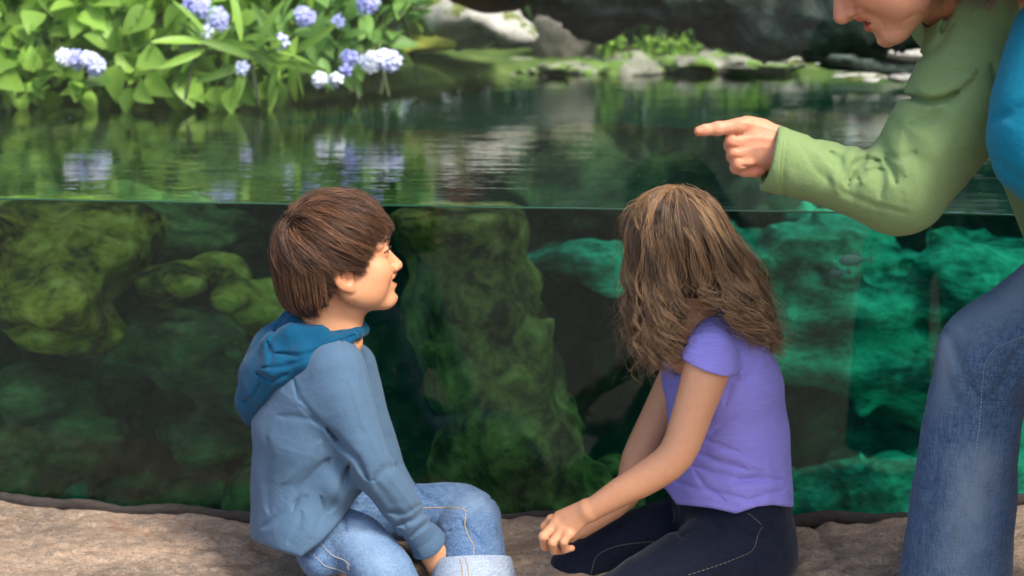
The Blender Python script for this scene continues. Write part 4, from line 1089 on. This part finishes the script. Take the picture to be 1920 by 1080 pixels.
def girl_body(p):
    d = only_near(p, Gc, .18, lambda a: head_sdf((a-Gc)@GR/GS, 0.)*GS)
    d = smin(d, cap(p, P(1275, 530, 2.64), P(1305, 640, 2.635), .046, .060), .02)
    d = smin(d, torso(p, [(1335, 665, 2.63, 66, .115), (1350, 760, 2.63, 75, .11), (1355, 940, 2.63, 80, .11)]), .04)
    d = smin(d, limb(p, [(1330, 668, 2.50, 40), (1326, 690, 2.485, 44), (1300, 770, 2.465, 38.5), (1268, 852, 2.45, 35), (1213, 895, 2.455, 32.5), (1166, 921, 2.46, 28), (1108, 957, 2.47, 21.5)], .012), .02)
    d = smin(d, only_near(p, P(1060, 990, 2.48), .12, girl_hand), .010)
    d = smin(d, limb(p, [(1290, 670, 2.76, 38), (1236, 780, 2.765, 34), (1197, 860, 2.74, 32), (1172, 930, 2.66, 26), (1090, 990, 2.58, 20)], .012), .02)
    d = smin(d, ecap(p, P(1085, 992, 2.575), P(1066, 1004, 2.56), (.022, .014), (.024, .014), V(0, 1, 0)), .01)
    d = smin(d, limb(p, [(1390, 1010, 2.56, 50), (1120, 1150, 2.45, 38), (1140, 1360, 2.5, 28)], .02), .02)
    d = smin(d, limb(p, [(1380, 1000, 2.72, 50), (1100, 1050, 2.64, 38), (1110, 1260, 2.64, 28)], .02), .02)
    return d
v, F = sdf_mesh(girl_body, (-.02, 2.35, -.40), (.56, 2.90, .74), .0024)
girl = mesh_obj('person', relax(v, F, 1), F, MAT_SKIN2, None, True, bcol(v, Gc, GR, GS))
tag(girl, 'girl with long wavy hair, purple top and dark jeans sitting on the rock', 'person')
eyes(girl, Gc, GR, GS)
MAT_PURPLE = fabric('purple_jersey', (.31, .27, .74), .07, 1100, slub=.35)
FG = [([(1290, 870), (1340, 888), (1400, 900), (1440, 905)], 8, .0055), ([(1300, 845), (1350, 868), (1400, 880)], 7, .0045), ([(1370, 905), (1420, 895), (1468, 900)], 6, .005), ([(1260, 900), (1300, 915), (1350, 925), (1400, 935)], 6, .004),
      ([(1310, 820), (1350, 835), (1390, 850)], 6, .003), ([(1385, 780), (1350, 800), (1330, 815)], 6, .003), ([(1395, 690), (1370, 720), (1360, 760)], 8, .004), ([(1400, 940), (1440, 925), (1470, 920)], 5, .004),
      ([(1300, 880), (1320, 910), (1360, 940)], 6, .0035), ([(1285, 690), (1270, 730), (1262, 760)], 7, .002), ([(1410, 620), (1418, 680), (1395, 720)], 9, .002), ([(1440, 860), (1445, 900), (1440, 940)], 8, -.002), ([(1330, 850), (1380, 860), (1430, 880)], 9, -.003)]
def girl_shirt(p):
    d = torso(p, [(1348, 655, 2.63, 76, .145), (1352, 710, 2.63, 98, .150), (1365, 800, 2.63, 101, .142), (1361, 880, 2.63, 108, .145), (1360, 930, 2.63, 109, .15), (1362, 960, 2.63, 108, .152)])
    for sg in (0, 1):
        Y = (lambda y: y) if not sg else (lambda y: 5.26-y)
        ox = 0 if not sg else -40
        sl_ = limb(p, [(1342+ox, 640, Y(2.55), 46), (1332+ox, 668, Y(2.50), 54), (1328+ox, 700, Y(2.485), 57)], .02)
        A, B = P(1340+ox, 640, Y(2.52)), P(1322+ox, 702, Y(2.482)); T = norm(V(-.10, 0, -.35)); h = (p-P(1328+ox, 684, Y(2.485)))@T
        sl_ = smax(sl_, h+.10*0, .004)
        d = smin(d, sl_, .022)
        rim = (np.abs(h+.006) < .007) & (np.linalg.norm(p-P(1328+ox, 684, Y(2.485)), axis=1) < .075)
        d = np.where(rim, d-.0015, d)
    d = d+folds(p, FG)+.0018*fbm(p, 17, 2, 77)
    d = smax(d, -cap(p, P(1268, 555, 2.63), P(1262, 650, 2.60), .062, .055), .006)
    u, w = proj(p)
    hem = np.interp(u, [1200, 1247, 1269, 1310, 1335, 1380, 1420, 1450, 1472, 1500], [905, 916, 946, 950, 953, 963, 950, 947, 950, 952])
    d = smax(d, (w-hem)*.00095, .004)
    hb = np.exp(-((w-hem+5)/4)**2)*.0012
    return d-hb
gshirt = build('short_sleeved_top', girl_shirt, (.22, 2.38, .0), (.57, 2.90, .50), .0026, MAT_PURPLE, girl, 1)
MAT_THREADJ = M('dull_thread').set((.26, .21, .15), .8)
MAT_J2 = denim('dark_denim', (.0025, .0045, .013), (.009, .014, .034), .7)
def girl_jeans(p):
    d = ecap(p, P(1372, 945, 2.63), P(1380, 1020, 2.63), (.150, .105), (.160, .110), TR)
    d = smin(d, limb(p, [(1385, 1015, 2.56, 82), (1290, 1062, 2.49, 74), (1180, 1120, 2.455, 62), (1110, 1180, 2.44, 58), (1125, 1400, 2.48, 48)], .03), .03)
    d = smin(d, limb(p, [(1350, 990, 2.72, 74), (1220, 1010, 2.68, 66), (1100, 1062, 2.64, 60), (1085, 1110, 2.63, 55), (1100, 1300, 2.64, 46)], .03), .02)
    d = d+.0025*fbm(p, 14, 3, 99)+folds(p, [([(1255, 950), (1262, 985), (1280, 1010)], 6, .005), ([(1390, 1000), (1430, 1010), (1450, 990)], 7, .004), ([(1150, 1020), (1180, 1010), (1230, 1005)], 8, .002), ([(1220, 1060), (1260, 1030), (1290, 1000)], 10, .004), ([(1330, 965), (1350, 1000), (1340, 1030)], 9, .003)])
    return d
gj = build('jeans', girl_jeans, (.02, 2.34, -.40), (.56, 2.88, .16), .0035, MAT_J2, girl, 2)
stitch('seam', gj, [[(1225, 1016), (1180, 1020), (1145, 1028), (1118, 1045), (1107, 1080)], [(1290, 1078), (1340, 1062), (1385, 1045), (1412, 1030), (1422, 1000), (1432, 985)]], MAT_THREADJ, gj, .0006)
stitch('seam', gj, [[(1262, 952), (1266, 965), (1262, 980)], [(1402, 962), (1415, 972), (1428, 984)]], MAT_THREADJ, gj, .0006)
MAT_RIV = M('rivet_metal').set((.75, .62, .50), .3, None, Metallic=1.0)
c_ = P(1426, 982, 2.478)
v, F = tubes(np.array([[c_-[0, .003, 0], c_-[0, .0045, 0], c_-[0, .006, 0]]]), np.array([.0042]), 12, .7); 
# hair: guides run over the skull, then fall in waves
MAT_HG = hairmat('light_brown_hair', (.026, .012, .007), (.78, .45, .21), .28)
g = np.random.default_rng(21)
Ec = Gc+V(.011, 0, .026)*GS; Er = V(.086, .090, .086)*GS
def ering(az, el, h):
    d = np.stack([np.cos(el)*np.cos(az), np.cos(el)*np.sin(az), np.sin(el)], -1)
    return Ec+d*(Er+h[..., None])
def girl_guides(nlock, nsub, lo=-math.pi, hi=math.pi, layer=(.001, .012)):
    out = []; lock = []
    for j in range(nlock):
        A0 = g.uniform(lo, hi); L0 = g.uniform(*layer); e_ = g.uniform(30, 84); PH, FR = g.uniform(0, 6.28), g.uniform(3.0, 4.6); RJ = g.normal(size=6)
        AM = g.uniform(.7, 1.25); RC = g.uniform(.010, .026)*(1 if g.uniform() < .6 else -1); SPL = g.normal()*.06
        if 0 < math.cos(A0) < .38 and math.sin(A0) < 0: A0 = g.uniform(-1.12, -.1)
        for i in range(nsub):
            a = A0+g.normal()*.042; L = L0+g.uniform(0, .004)
            fa = abs((a-math.radians(128)+math.pi) % (2*math.pi)-math.pi)
            e0 = math.radians(min(86, e_+g.normal()*6))
            K = [ering(np.array(a), np.array(e0), np.array(L)), ering(np.array(a), np.array(e0*.62+.06), np.array(L)), ering(np.array(a), np.array(.12), np.array(L))]
            u, w = math.cos(a), math.sin(a)
            if fa < .55:
                K[2] = K[2]+V(0, 0, .02); K.append(K[2]+V(u*.006, w*.006, -.05)); out.append(curve_pts(np.array(K), 46)); lock.append(j); continue
            K.append(Ec+V(u*(Er[0]+L+.004+.010*max(u, 0)), w*(Er[1]+L+.006), -.055))
            dep = 2.63+.150*w if w < 0 else 2.63+.13*w
            if u < max(-.12, SPL-.05):
                ex = 1197+(u+1)*80+RJ[0]*9+g.normal()*1.5; ey = np.interp(ex, [1165, 1200, 1250, 1275], [655, 696, 716, 704])-abs(RJ[1])*34
            else:
                ex = 1338+min(1, max(u, 0))*119+RJ[0]*11+g.normal()*2; ey = np.interp(ex, [1320, 1380, 1420, 1460], [588, 622, 662, 676])-abs(RJ[1])*16
            E_ = P(ex, ey+g.normal()*5, dep-(.03 if u > .2 and w < 0 else 0))
            dx = E_[0]-K[3][0]
            K[0] = K[0]+V(dx*.04, 0, 0); K[1] = K[1]+V(dx*.22*(1-.8*max(u, 0)), 0, 0); K[2] = K[2]+V(dx*.50*(1-.75*max(u, 0)), w*abs(dx)*.12, 0); K[3] = K[3]+V(dx*.78*(1-.4*max(u, 0)), w*abs(dx)*.15, 0)
            K += [K[3]*.62+E_*.38+V(0, w, 0)*.004, K[3]*.28+E_*.72+g.normal(size=3)*.003, E_]
            c_ = curve_pts(np.array(K), 46)
            s = np.linspace(0, 1, 46); amp = AM*(.0035+.0085*np.clip((s-.2)/.6, 0, 1)**1.2)
            side = V(-w, u, 0); outw = V(u, w, 0); ph = PH+g.normal()*.25
            wv = np.sin(ph+FR*6.28*s**2.1); wc = np.cos(ph+FR*6.28*s**2.1)
            c_ = c_+(amp*wv)[:, None]*side+(amp*.9*wc)[:, None]*outw
            curl = np.clip((s-.80)/.20, 0, 1); r_ = RC*.35*g.uniform(.7, 1.3)
            c_ = c_+(curl*np.sin(curl*5.6)*r_)[:, None]*(side+outw*.6)+(curl**2*abs(r_)*1.2)[:, None]*V(0, 0, 1)
            out.append(c_); lock.append(j)
    return np.array(out), np.array(lock)
G1, L1 = girl_guides(105, 6)
strands('hair', girl, G1, 13, .0024, .00042, MAT_HG, tip=.12, noise=.0009, seed=31, wl=1.2, coljit=.30, frizz=.020, vary=.30, lock=L1)
G3 = []
for i in range(150):
    a = g.uniform(-2.0, -.6); u, w = math.cos(a), math.sin(a); K = [ering(np.array(a), np.array(math.radians(g.uniform(35, 80))), np.array(0.)), ering(np.array(a), np.array(.5), np.array(.001)), ering(np.array(a), np.array(.05), np.array(.001)), Ec+V(u*Er[0], w*Er[1], -.045), Ec+V(u*(Er[0]-.004)+g.normal()*.004, w*Er[1], -.075+g.normal()*.006)]
    c_ = curve_pts(np.array(K), 24); s = np.linspace(0, 1, 24); G3.append(c_+(.004*s*np.sin(g.uniform(0, 6)+s*15))[:, None]*V(-w, u, 0))
strands('hair', girl, np.array(G3), 16, .0035, .00044, MAT_HG, tip=.4, noise=.001, seed=35, coljit=.3)
G2, L2 = girl_guides(70, 3, -math.pi, 0, (.009, .015))
strands('hair', girl, G2, 8, .0018, .00040, MAT_HG, tip=.4, noise=.002, seed=33, wl=1.5, coljit=.3, frizz=.03, vary=.15, lock=L2)
def gcap(p):
    d = ell(p, Ec, Er*.985); d = smin(d, ell(p, Ec+V(.035, .01, -.045), (.085, .085, .075)), .02)
    q = (p-Gc)@GR/GS
    d = smin(d, ell(q, V(-.012, 0, .034), (.102, .082, .086)), .01)
    return smax(d, -ell(q, V(.085, 0, -.035), (.05, .06, .075)), .01)
build('scalp_hair', gcap, Ec-.18, Ec+.18, .005, M('girl_hair_roots').set((.085, .045, .024), .8), girl, 3, lambda v: np.zeros((len(v), 3))+.12)
# ================================================================== THE MAN
Mc = P(1662, -112, 2.16); MR = frame(181, -43, 0); MS = 1.22
def man_hand(p):
    Y = 2.13
    # back of the hand: wrist to knuckles
    d = ecap(p, P(1462, 280, Y+.012), P(1398, 262, Y+.012), (.034, .020), (.036, .017), norm(P(1385, 300, Y)-P(1392, 232, Y)))
    d = smin(d, ecap(p, P(1430, 270, Y+.012), P(1392, 272, Y+.014), (.036, .018), (.037, .016), V(0, 0, 1)), .01)
    # pointing finger
    d = smin(d, chain(p, px((1398, 233, Y+.004), (1384, 236, Y+.0), (1346, 241, Y-.002), (1322, 244, Y-.002), (1311, 246, Y-.002)), [.0125, .0115, .0098, .0088, .0078], .003), .006)
    d = smin(d, sph(p, P(1346, 241, Y-.002), .0103), .004)
    # curled fingers: knuckle forward, middle joint turned away from us and back under the palm
    for (ky, kx, r, o) in ((266, 1374, .0118, 0), (287, 1378, .0110, .001), (306, 1385, .0098, .002)):
        J = [P(kx+18, ky-2, Y+.004), P(kx, ky, Y+.002), P(kx-3+o*0, ky+6, Y+.028), P(kx+16, ky+8, Y+.046), P(kx+34, ky+7, Y+.034)]
        d = smin(d, chain(p, J, [r, r*1.02, r*.98, r*.9, r*.8], .003), .004)
    # little finger folded back below the palm
    d = smin(d, chain(p, px((1384, 306, Y+.004), (1380, 314, Y+.016), (1396, 321, Y+.020), (1416, 322, Y+.014), (1428, 320, Y+.012)), [.0098, .0094, .0088, .0084, .0076], .003), .003)
    # thumb along the far side
    d = smin(d, chain(p, px((1440, 262, Y+.04), (1405, 268, Y+.058), (1378, 282, Y+.055)), [.015, .0125, .010], .004), .010)
    # tendons and knuckles
    u, w = proj(p)
    near = p[:, 1] < Y+.012
    k = folds(p, [([(1385, 228), (1430, 236), (1460, 246)], 4, -.0016), ([(1378, 262), (1420, 258), (1455, 262)], 3.5, -.0014), ([(1382, 285), (1425, 276), (1450, 276)], 3.5, -.0010), ([(1376, 252), (1392, 252)], 3, .002), ([(1362, 275), (1385, 278)], 3, .0022), ([(1368, 296), (1390, 296)], 3, .0018),
                  ([(1346, 234), (1348, 248)], 1.6, .0009), ([(1340, 234), (1341, 247)], 1.6, .0008), ([(1322, 239), (1322, 250)], 1.5, .0008), ([(1385, 310), (1410, 313), (1425, 313)], 2.5, .003), ([(1400, 315), (1400, 330)], 1.5, .001)])
    return d+np.where(near, k, 0)
def man_body(p):
    d = only_near(p, Mc, .22, lambda a: head_sdf((a-Mc)@MR/MS, .55, 1.)*MS)
    q = folds(p, [([(1590, 28), (1605, 40), (1618, 50)], 3, .0012), ([(1600, 10), (1625, 18), (1650, 38), (1660, 52)], 3.5, .0020), ([(1650, 55), (1668, 60), (1690, 56)], 3, .0012), ([(1690, 40), (1715, 28), (1740, 26)], 5, .0018)])
    d = d+q
    d = smin(d, cap(p, P(1735, -55, 2.18), P(1850, -10, 2.22), .062, .075), .03)
    d = smin(d, cap(p, P(1850, -10, 2.25), P(2060, 260, 2.30), .10, .11), .04)
    d = smin(d, limb(p, [(1850, 110, 2.15, 60), (1685, 368, 2.12, 44), (1560, 325, 2.12, 38), (1455, 284, 2.14, 26)], .02), .02)
    d = smin(d, only_near(p, P(1390, 270, 2.14), .13, man_hand), .008)
    d = smin(d, limb(p, [(1880, 100, 2.48, 60), (1980, 420, 2.52, 44), (2090, 560, 2.40, 36)], .02), .03)
    d = smin(d, limb(p, [(2130, 480, 2.32, 50), (1848, 660, 2.37, 42), (1792, 1050, 2.43, 36)], .02), .03)
    d = smin(d, cap(p, P(2150, 480, 2.42), V(1.02, 2.2, .05), .05, .045), .03)
    d = smin(d, cap(p, V(1.02, 2.2, .05), V(1.04, 2.15, -.40), .045, .04), .03)
    return d
def mancol(v):
    col = bcol(v, Mc, MR, MS, 1); w_ = lambda c, r: np.clip(1.6-np.linalg.norm(v-c, axis=1)/r, 0, 1)[:, None]
    for c, r, k in ((P(1346, 239, 2.128), .009, (1.02, .90, .86)), (P(1384, 228, 2.13), .013, (1.02, .90, .87)), (P(1372, 264, 2.12), .012, (1.02, .90, .86)), (P(1375, 286, 2.12), .011, (1.02, .90, .86)), (P(1420, 322, 2.13), .012, (1.0, .76, .70)), (P(1310, 248, 2.128), .010, (1.0, .74, .70))):
        col = col*(1-w_(c, r))+col*np.array(k)*w_(c, r)
    n_ = ell(v, P(1311, 242.5, 2.117), (.0072, .005, .0042)); k = (n_ < 0)[:, None]
    return np.where(k, np.array([1.12, 1.12, 1.2]), col)
v, F = sdf_mesh(man_body, P(1290, 500, 2.1)*[1, 0, 0]+[0, 1.95, -.46], (1.30, 2.68, 1.50), .0024)
man = mesh_obj('person', relax(v, F, 1), F, MAT_SKINM, None, True, mancol(v))
tag(man, 'man in green sweater and blue jeans leaning in and pointing at the water', 'person')
MAT_HM0 = hairmat('brow_hair', (.05, .035, .025), (.22, .17, .13))
eyes(man, Mc, MR, MS); teeth(man, Mc, MR, MS); lashes(man, Mc, MR, MS, MAT_HM0)
MAT_HM = hairmat('greying_hair', (.05, .035, .025), (.22, .17, .13))
ZB_M = ([-.12, -.10, -.07, -.04, -.026, -.010, .012, .028, .045, .062, .075, .095], [-.06, -.07, -.07, -.05, -.02, .010, .005, .0, .030, .055, .07, .075])
scalp('scalp_hair', man, Mc, MR, MS, ZB_M, MAT_HM)
short_hair(man, Mc, MR, MS, MAT_HM, 41, (-.075, 0, .085), ZB_M, n=220, nchild=12, L=(.03, .05), lift=(.002, .008))
# sweater
MAT_GREEN = fabric('green_sweatshirt', (.215, .315, .125), .06, 900, .0007)
FM = [([(1555, 285), (1575, 300), (1585, 330), (1590, 350)], 9, .0055), ([(1520, 255), (1545, 280), (1560, 310)], 10, .003), ([(1592, 340), (1600, 310), (1625, 300), (1650, 302)], 8, .009), ([(1605, 340), (1625, 325), (1640, 318), (1660, 320)], 5, .006),
      ([(1658, 295), (1672, 320), (1680, 345)], 7, .007), ([(1640, 300), (1655, 330), (1650, 370)], 9, .004), ([(1660, 290), (1690, 300), (1720, 285)], 9, .004), ([(1670, 178), (1712, 184), (1745, 192), (1775, 186), (1800, 170)], 7, .017), ([(1720, 165), (1745, 175), (1790, 160), (1830, 130)], 14, -.006),
      ([(1705, 235), (1740, 225), (1790, 190), (1825, 150)], 10, .006), ([(1720, 112), (1760, 85), (1790, 40)], 9, .007), ([(1790, 0), (1775, 40), (1765, 62)], 7, .010), ([(1500, 270), (1530, 320), (1580, 360), (1640, 385), (1700, 400)], 6, .002), ([(1860, 120), (1880, 180), (1860, 260)], 12, .006),
      ([(1475, 262), (1468, 300), (1468, 350), (1478, 376)], 4, .0022), ([(1570, 360), (1560, 320), (1530, 285)], 8, -.003), ([(1618, 345), (1612, 320), (1630, 308)], 6, -.004), ([(1690, 250), (1685, 290), (1700, 330)], 10, -.003)]
def man_sweater(p):
    up = limb(p, [(1845, 60, 2.17, 92), (1815, 165, 2.15, 103), (1755, 260, 2.13, 96), (1690, 352, 2.12, 84)], .03)
    fo = limb(p, [(1690, 356, 2.12, 82), (1620, 346, 2.12, 66), (1540, 325, 2.125, 60), (1448, 298, 2.135, 60), (1400, 288, 2.14, 58)], .02)
    d = smin(up, fo, .012)
    A, B = P(1540, 322, 2.125), P(1444, 298, 2.135); T = norm(P(1435, 300, 2.135)-P(1500, 318, 2.13)); h = (p-P(1442, 297, 2.135))@T
    near = np.linalg.norm(p-B, axis=1) < .13
    d = np.where(near, smax(d, h, .006), d)
    d = np.where(near, np.maximum(d, -np.maximum(cap(p, A, B+T*.06, .036, .044), -h-.05)), d)
    t = ecap(p, P(1860, 0, 2.28), P(2080, 270, 2.33), (.20, .125), (.20, .135), V(0, 1, 0))
    t = smin(t, cap(p, P(1800, -8, 2.20), P(1870, 30, 2.22), .052, .085), .04)
    d = smin(d, t, .03)
    d = smin(d, limb(p, [(1890, 90, 2.46, 90), (1985, 420, 2.52, 66), (2080, 545, 2.42, 56)], .03), .04)
    u, w = proj(p)
    def fan(cx, cy, n_, ph, mx_, my_, rx, ry, A):
        an = np.arctan2(w-cy, u-cx); s_ = np.sin(an*n_+ph+.8*vnoise(p, 14, 12))
        return A*(np.abs(s_)**.7*np.sign(s_))*np.exp(-((u-mx_)/rx)**2-((w-my_)/ry)**2)
    d = d+fan(1660, 150, 24, .4, 1615, 318, 62, 42, .0045)+fan(1600, 120, 20, 1.4, 1690, 300, 40, 55, .003)+fan(1900, 330, 14, 0, 1745, 210, 50, 55, .0045)
    d = d+folds(p, FM)+.004*fbm(p, 9, 3, 66)
    # collar opening
    d = np.maximum(d, -cap(p, P(1700, -60, 2.17), P(1800, -22, 2.20), .066, .072))
    return d
msw = build('sweater', man_sweater, P(1400, 500, 2.1)*[1, 0, 0]+[0, 1.95, .40], (1.30, 2.72, 1.36), .003, MAT_GREEN, man, 1)
MAT_GTH = M('green_thread').set((.30, .42, .10), .7)
stitch('seam', msw, [[(1727, 147), (1745, 135), (1765, 127), (1790, 128), (1815, 133), (1840, 143)], [(1470, 262), (1466, 300), (1466, 345), (1474, 374)]], MAT_GTH, msw, .0007, .0004)
# jeans
MAT_J3 = denim('blue_denim', (.032, .075, .165), (.15, .23, .34), .65, (.28, .36, .44))
FMJ = [([(1775, 615), (1790, 660), (1815, 720), (1850, 760)], 10, .006), ([(1800, 590), (1830, 640), (1845, 680)], 12, .004), ([(1920, 640), (1885, 700), (1860, 740)], 9, .008), ([(1915, 660), (1880, 655), (1850, 680), (1835, 710)], 8, -.004),
       ([(1905, 700), (1880, 720), (1870, 760)], 7, .006), ([(1775, 700), (1800, 780), (1795, 860)], 12, .003), ([(1870, 800), (1860, 900), (1850, 1000)], 12, .003), ([(1760, 820), (1750, 920), (1735, 1020)], 10, .0025), ([(1843, 720), (1830, 850), (1800, 970), (1782, 1075)], 5, -.0026), ([(1920, 610), (1870, 620), (1830, 650)], 9, .003)]
def man_jeans(p):
    d = limb(p, [(2130, 480, 2.30, 118), (1990, 575, 2.33, 104), (1856, 658, 2.365, 86)], .03)
    d = smin(d, limb(p, [(1856, 658, 2.365, 84), (1832, 740, 2.385, 86), (1814, 860, 2.40, 93), (1802, 980, 2.42, 99), (1790, 1085, 2.435, 104)], .03), .03)
    h = p[:, 2]-.022; d = smax(d, -h, .004)
    b = smin(ell(p, P(2160, 440, 2.40), (.16, .17, .15)), cap(p, P(2150, 480, 2.45), V(1.02, 2.2, .05), .105, .085), .04)
    b = smin(b, cap(p, V(1.02, 2.2, .05), V(1.04, 2.15, -.38), .085, .085), .03)
    return smin(d, b, .03)+folds(p, FMJ)*(p[:, 2] > 0)+.002*fbm(p, 15, 3, 88)
def fadem(v):
    u, w = proj(v); r = np.zeros(len(v))
    for (A, B, s_) in ((P(1775, 600, 2.33), P(1920, 520, 2.28), .05), (P(1765, 620, 2.34), P(1735, 760, 2.34), .035), (P(1830, 870, 2.32), P(1795, 1050, 2.35), .04)):
        r = np.maximum(r, np.exp(-(cap(v, A, B, 0)/s_)**2))
    return np.clip(r*(.8+.5*fbm(v, 14, 3, 3)), 0, 1)[:, None].repeat(3, 1)
mj = build('jeans', man_jeans, (.55, 2.0, -.42), (1.34, 2.66, .92), .0036, MAT_J3, man, 2, fadem)
stitch('seam', mj, [[(1930, 626), (1895, 640), (1866, 655), (1848, 680), (1843, 712), (1836, 800), (1824, 880), (1800, 980), (1782, 1078)]], M('denim_thread').set((.30, .36, .42), .7), mj, .0009, .0006, True, 300)
MAT_SHOE = M('shoe_leather').set((.03, .02, .015), .5)
for (A, B) in ((V(.83, 2.46, .035), V(.80, 2.36, .03)), (V(1.05, 2.16, -.42), V(.86, 2.10, -.43))):
    build('shoe', lambda p: np.maximum(ecap(p, A, B, (.045, .038), (.042, .028), V(0, 1, 0)), A[2]-.028-p[:, 2]), np.minimum(A, B)-.09, np.maximum(A, B)+.09, .005, MAT_SHOE, man, 1)

# ================================================================== THE WOMAN (only her arm and some curls reach the picture)
Wc = P(1985, -150, 2.06); WR = frame(185, -30, 0); WS = 1.12
def woman_body(p):
    d = only_near(p, Wc, .2, lambda a: head_sdf((a-Wc)@WR/WS, .5)*WS)
    d = smin(d, cap(p, P(2010, -100, 2.06), P(2040, 20, 2.08), .05, .06), .02)
    d = smin(d, cap(p, P(2040, 40, 2.10), P(2180, 420, 2.15), .10, .11), .03)
    d = smin(d, cap(p, P(2180, 420, 2.15), V(1.12, 2.02, -.40), .09, .06), .03)
    d = smin(d, limb(p, [(1990, 70, 2.0, 50), (1945, 265, 1.98, 40), (2100, 440, 1.96, 30), (2140, 470, 1.96, 28)], .02), .02)
    return d
wom = build('person', woman_body, (.58, 1.80, -.46), (1.42, 2.34, 1.46), .006, MAT_SKINW, None, 2, lambda v: bcol(v, Wc, WR, WS))
tag(wom, 'woman in turquoise top with curly brown hair, mostly cut off by the right edge', 'person')
eyes(wom, Wc, WR, WS)
MAT_TEALC = fabric('turquoise_jersey', (.003, .20, .31), .06, 900)
def woman_top(p):
    d = limb(p, [(1984, 66, 2.0, 80), (1940, 255, 1.98, 86), (1990, 330, 1.97, 76), (2100, 440, 1.96, 58)], .03)
    d = smin(d, ecap(p, P(2040, 50, 2.10), P(2180, 430, 2.15), (.17, .11), (.16, .12), V(0, 1, 0)), .03)
    d = np.maximum(d, -cap(p, P(2000, -140, 2.06), P(2036, 6, 2.08), .064))
    return d+folds(p, [([(1860, 225), (1900, 215), (1930, 190)], 8, .005), ([(1870, 300), (1900, 330), (1930, 340)], 9, .004)])+.003*fbm(p, 9, 2, 5)
build('long_sleeved_top', woman_top, (.58, 1.78, .30), (1.42, 2.36, 1.30), .005, MAT_TEALC, wom, 2)
MAT_WJ = denim('navy_denim', (.02, .04, .09), (.08, .12, .2), .5)
build('jeans', lambda p: smin(ell(p, P(2190, 440, 2.15), (.15, .17, .13)), cap(p, P(2190, 470, 2.15), V(1.12, 2.02, -.36), .12, .085), .04), (.70, 1.80, -.42), (1.50, 2.40, .90), .008, MAT_WJ, wom, 2)
MAT_HW = hairmat('dark_curly_hair', (.030, .010, .007), (.20, .075, .045))
g = np.random.default_rng(77); out = []
for i in range(260):
    a = g.uniform(-math.pi, math.pi); u, w = math.cos(a), math.sin(a); e = g.uniform(.3, 1.4)
    c0 = Wc+V(.01, 0, .03); R_ = .118*1.05
    K = [c0+R_*V(u*math.cos(e), w*math.cos(e), math.sin(e)), c0+R_*V(u, w, .15), c0+V(u*.15, w*.14, -.06), c0+V(u*.155+g.normal()*.01, w*.13, g.uniform(-.155, -.115))]
    if u < -.55 and abs(w) < .5 and g.uniform() < .5: K = K[:3]
    c_ = curve_pts(np.array(K), 26); s = np.linspace(0, 1, 26); ph = g.uniform(0, 6.28); fr = g.uniform(3, 4.5)
    c_ += (.010*s*np.sin(ph+fr*6.28*s))[:, None]*V(-w, u, 0)+(.008*s*np.cos(ph+fr*6.28*s))[:, None]*V(u, w, 0)
    out.append(c_)
strands('hair', wom, np.array(out), 14, .005, .0005, MAT_HW, tip=.6, noise=.004, seed=78, wl=1.4)
build('scalp_hair', lambda p: smax(ell(p, Wc+V(.012, 0, .03), (.118, .112, .112)), -ell((p-Wc)@WR/WS, V(.09, 0, -.03), (.05, .06, .08)), .01), Wc-.18, Wc+.18, .006, MAT_HW, wom, 2, lambda v: np.zeros((len(v), 3))+.1)
MAT_SKIN = skin('child_skin', (.72, .40, .255)); MAT_SKIN2 = skin('girl_skin', (.66, .36, .225)); MAT_SKINM = skin('man_skin', (.66, .31, .20)); MAT_SKINW = skin('woman_skin', (.64, .32, .2))
TR=V(0,-1,0)
def torso(p, L, yc=2.63):
    d = None
    for (a, b, y1, hx1, hy1), (c_, e, y2, hx2, hy2) in zip(L[:-1], L[1:]):
        t = ecap(p, P(a, b, y1), P(c_, e, y2), (hy1, px2m(hx1, y1)), (hy2, px2m(hx2, y2)), TR)
        d = t if d is None else smin(d, t, .03)
    return d
def bcol(v, c=None, R=None, s=None, adult=0, **k):
    col = np.ones((len(v), 3)); q = (v-c)@R/s
    near = (np.abs(q) < .14).all(1)
    cc = col[near]; face_colors(q[near], cc, adult, **k); col[near] = cc
    return col
MAT_THREAD = M('tan_thread').set((.52, .36, .20), .7); MAT_THREADP = M('pale_thread').set((.55, .52, .45), .7)
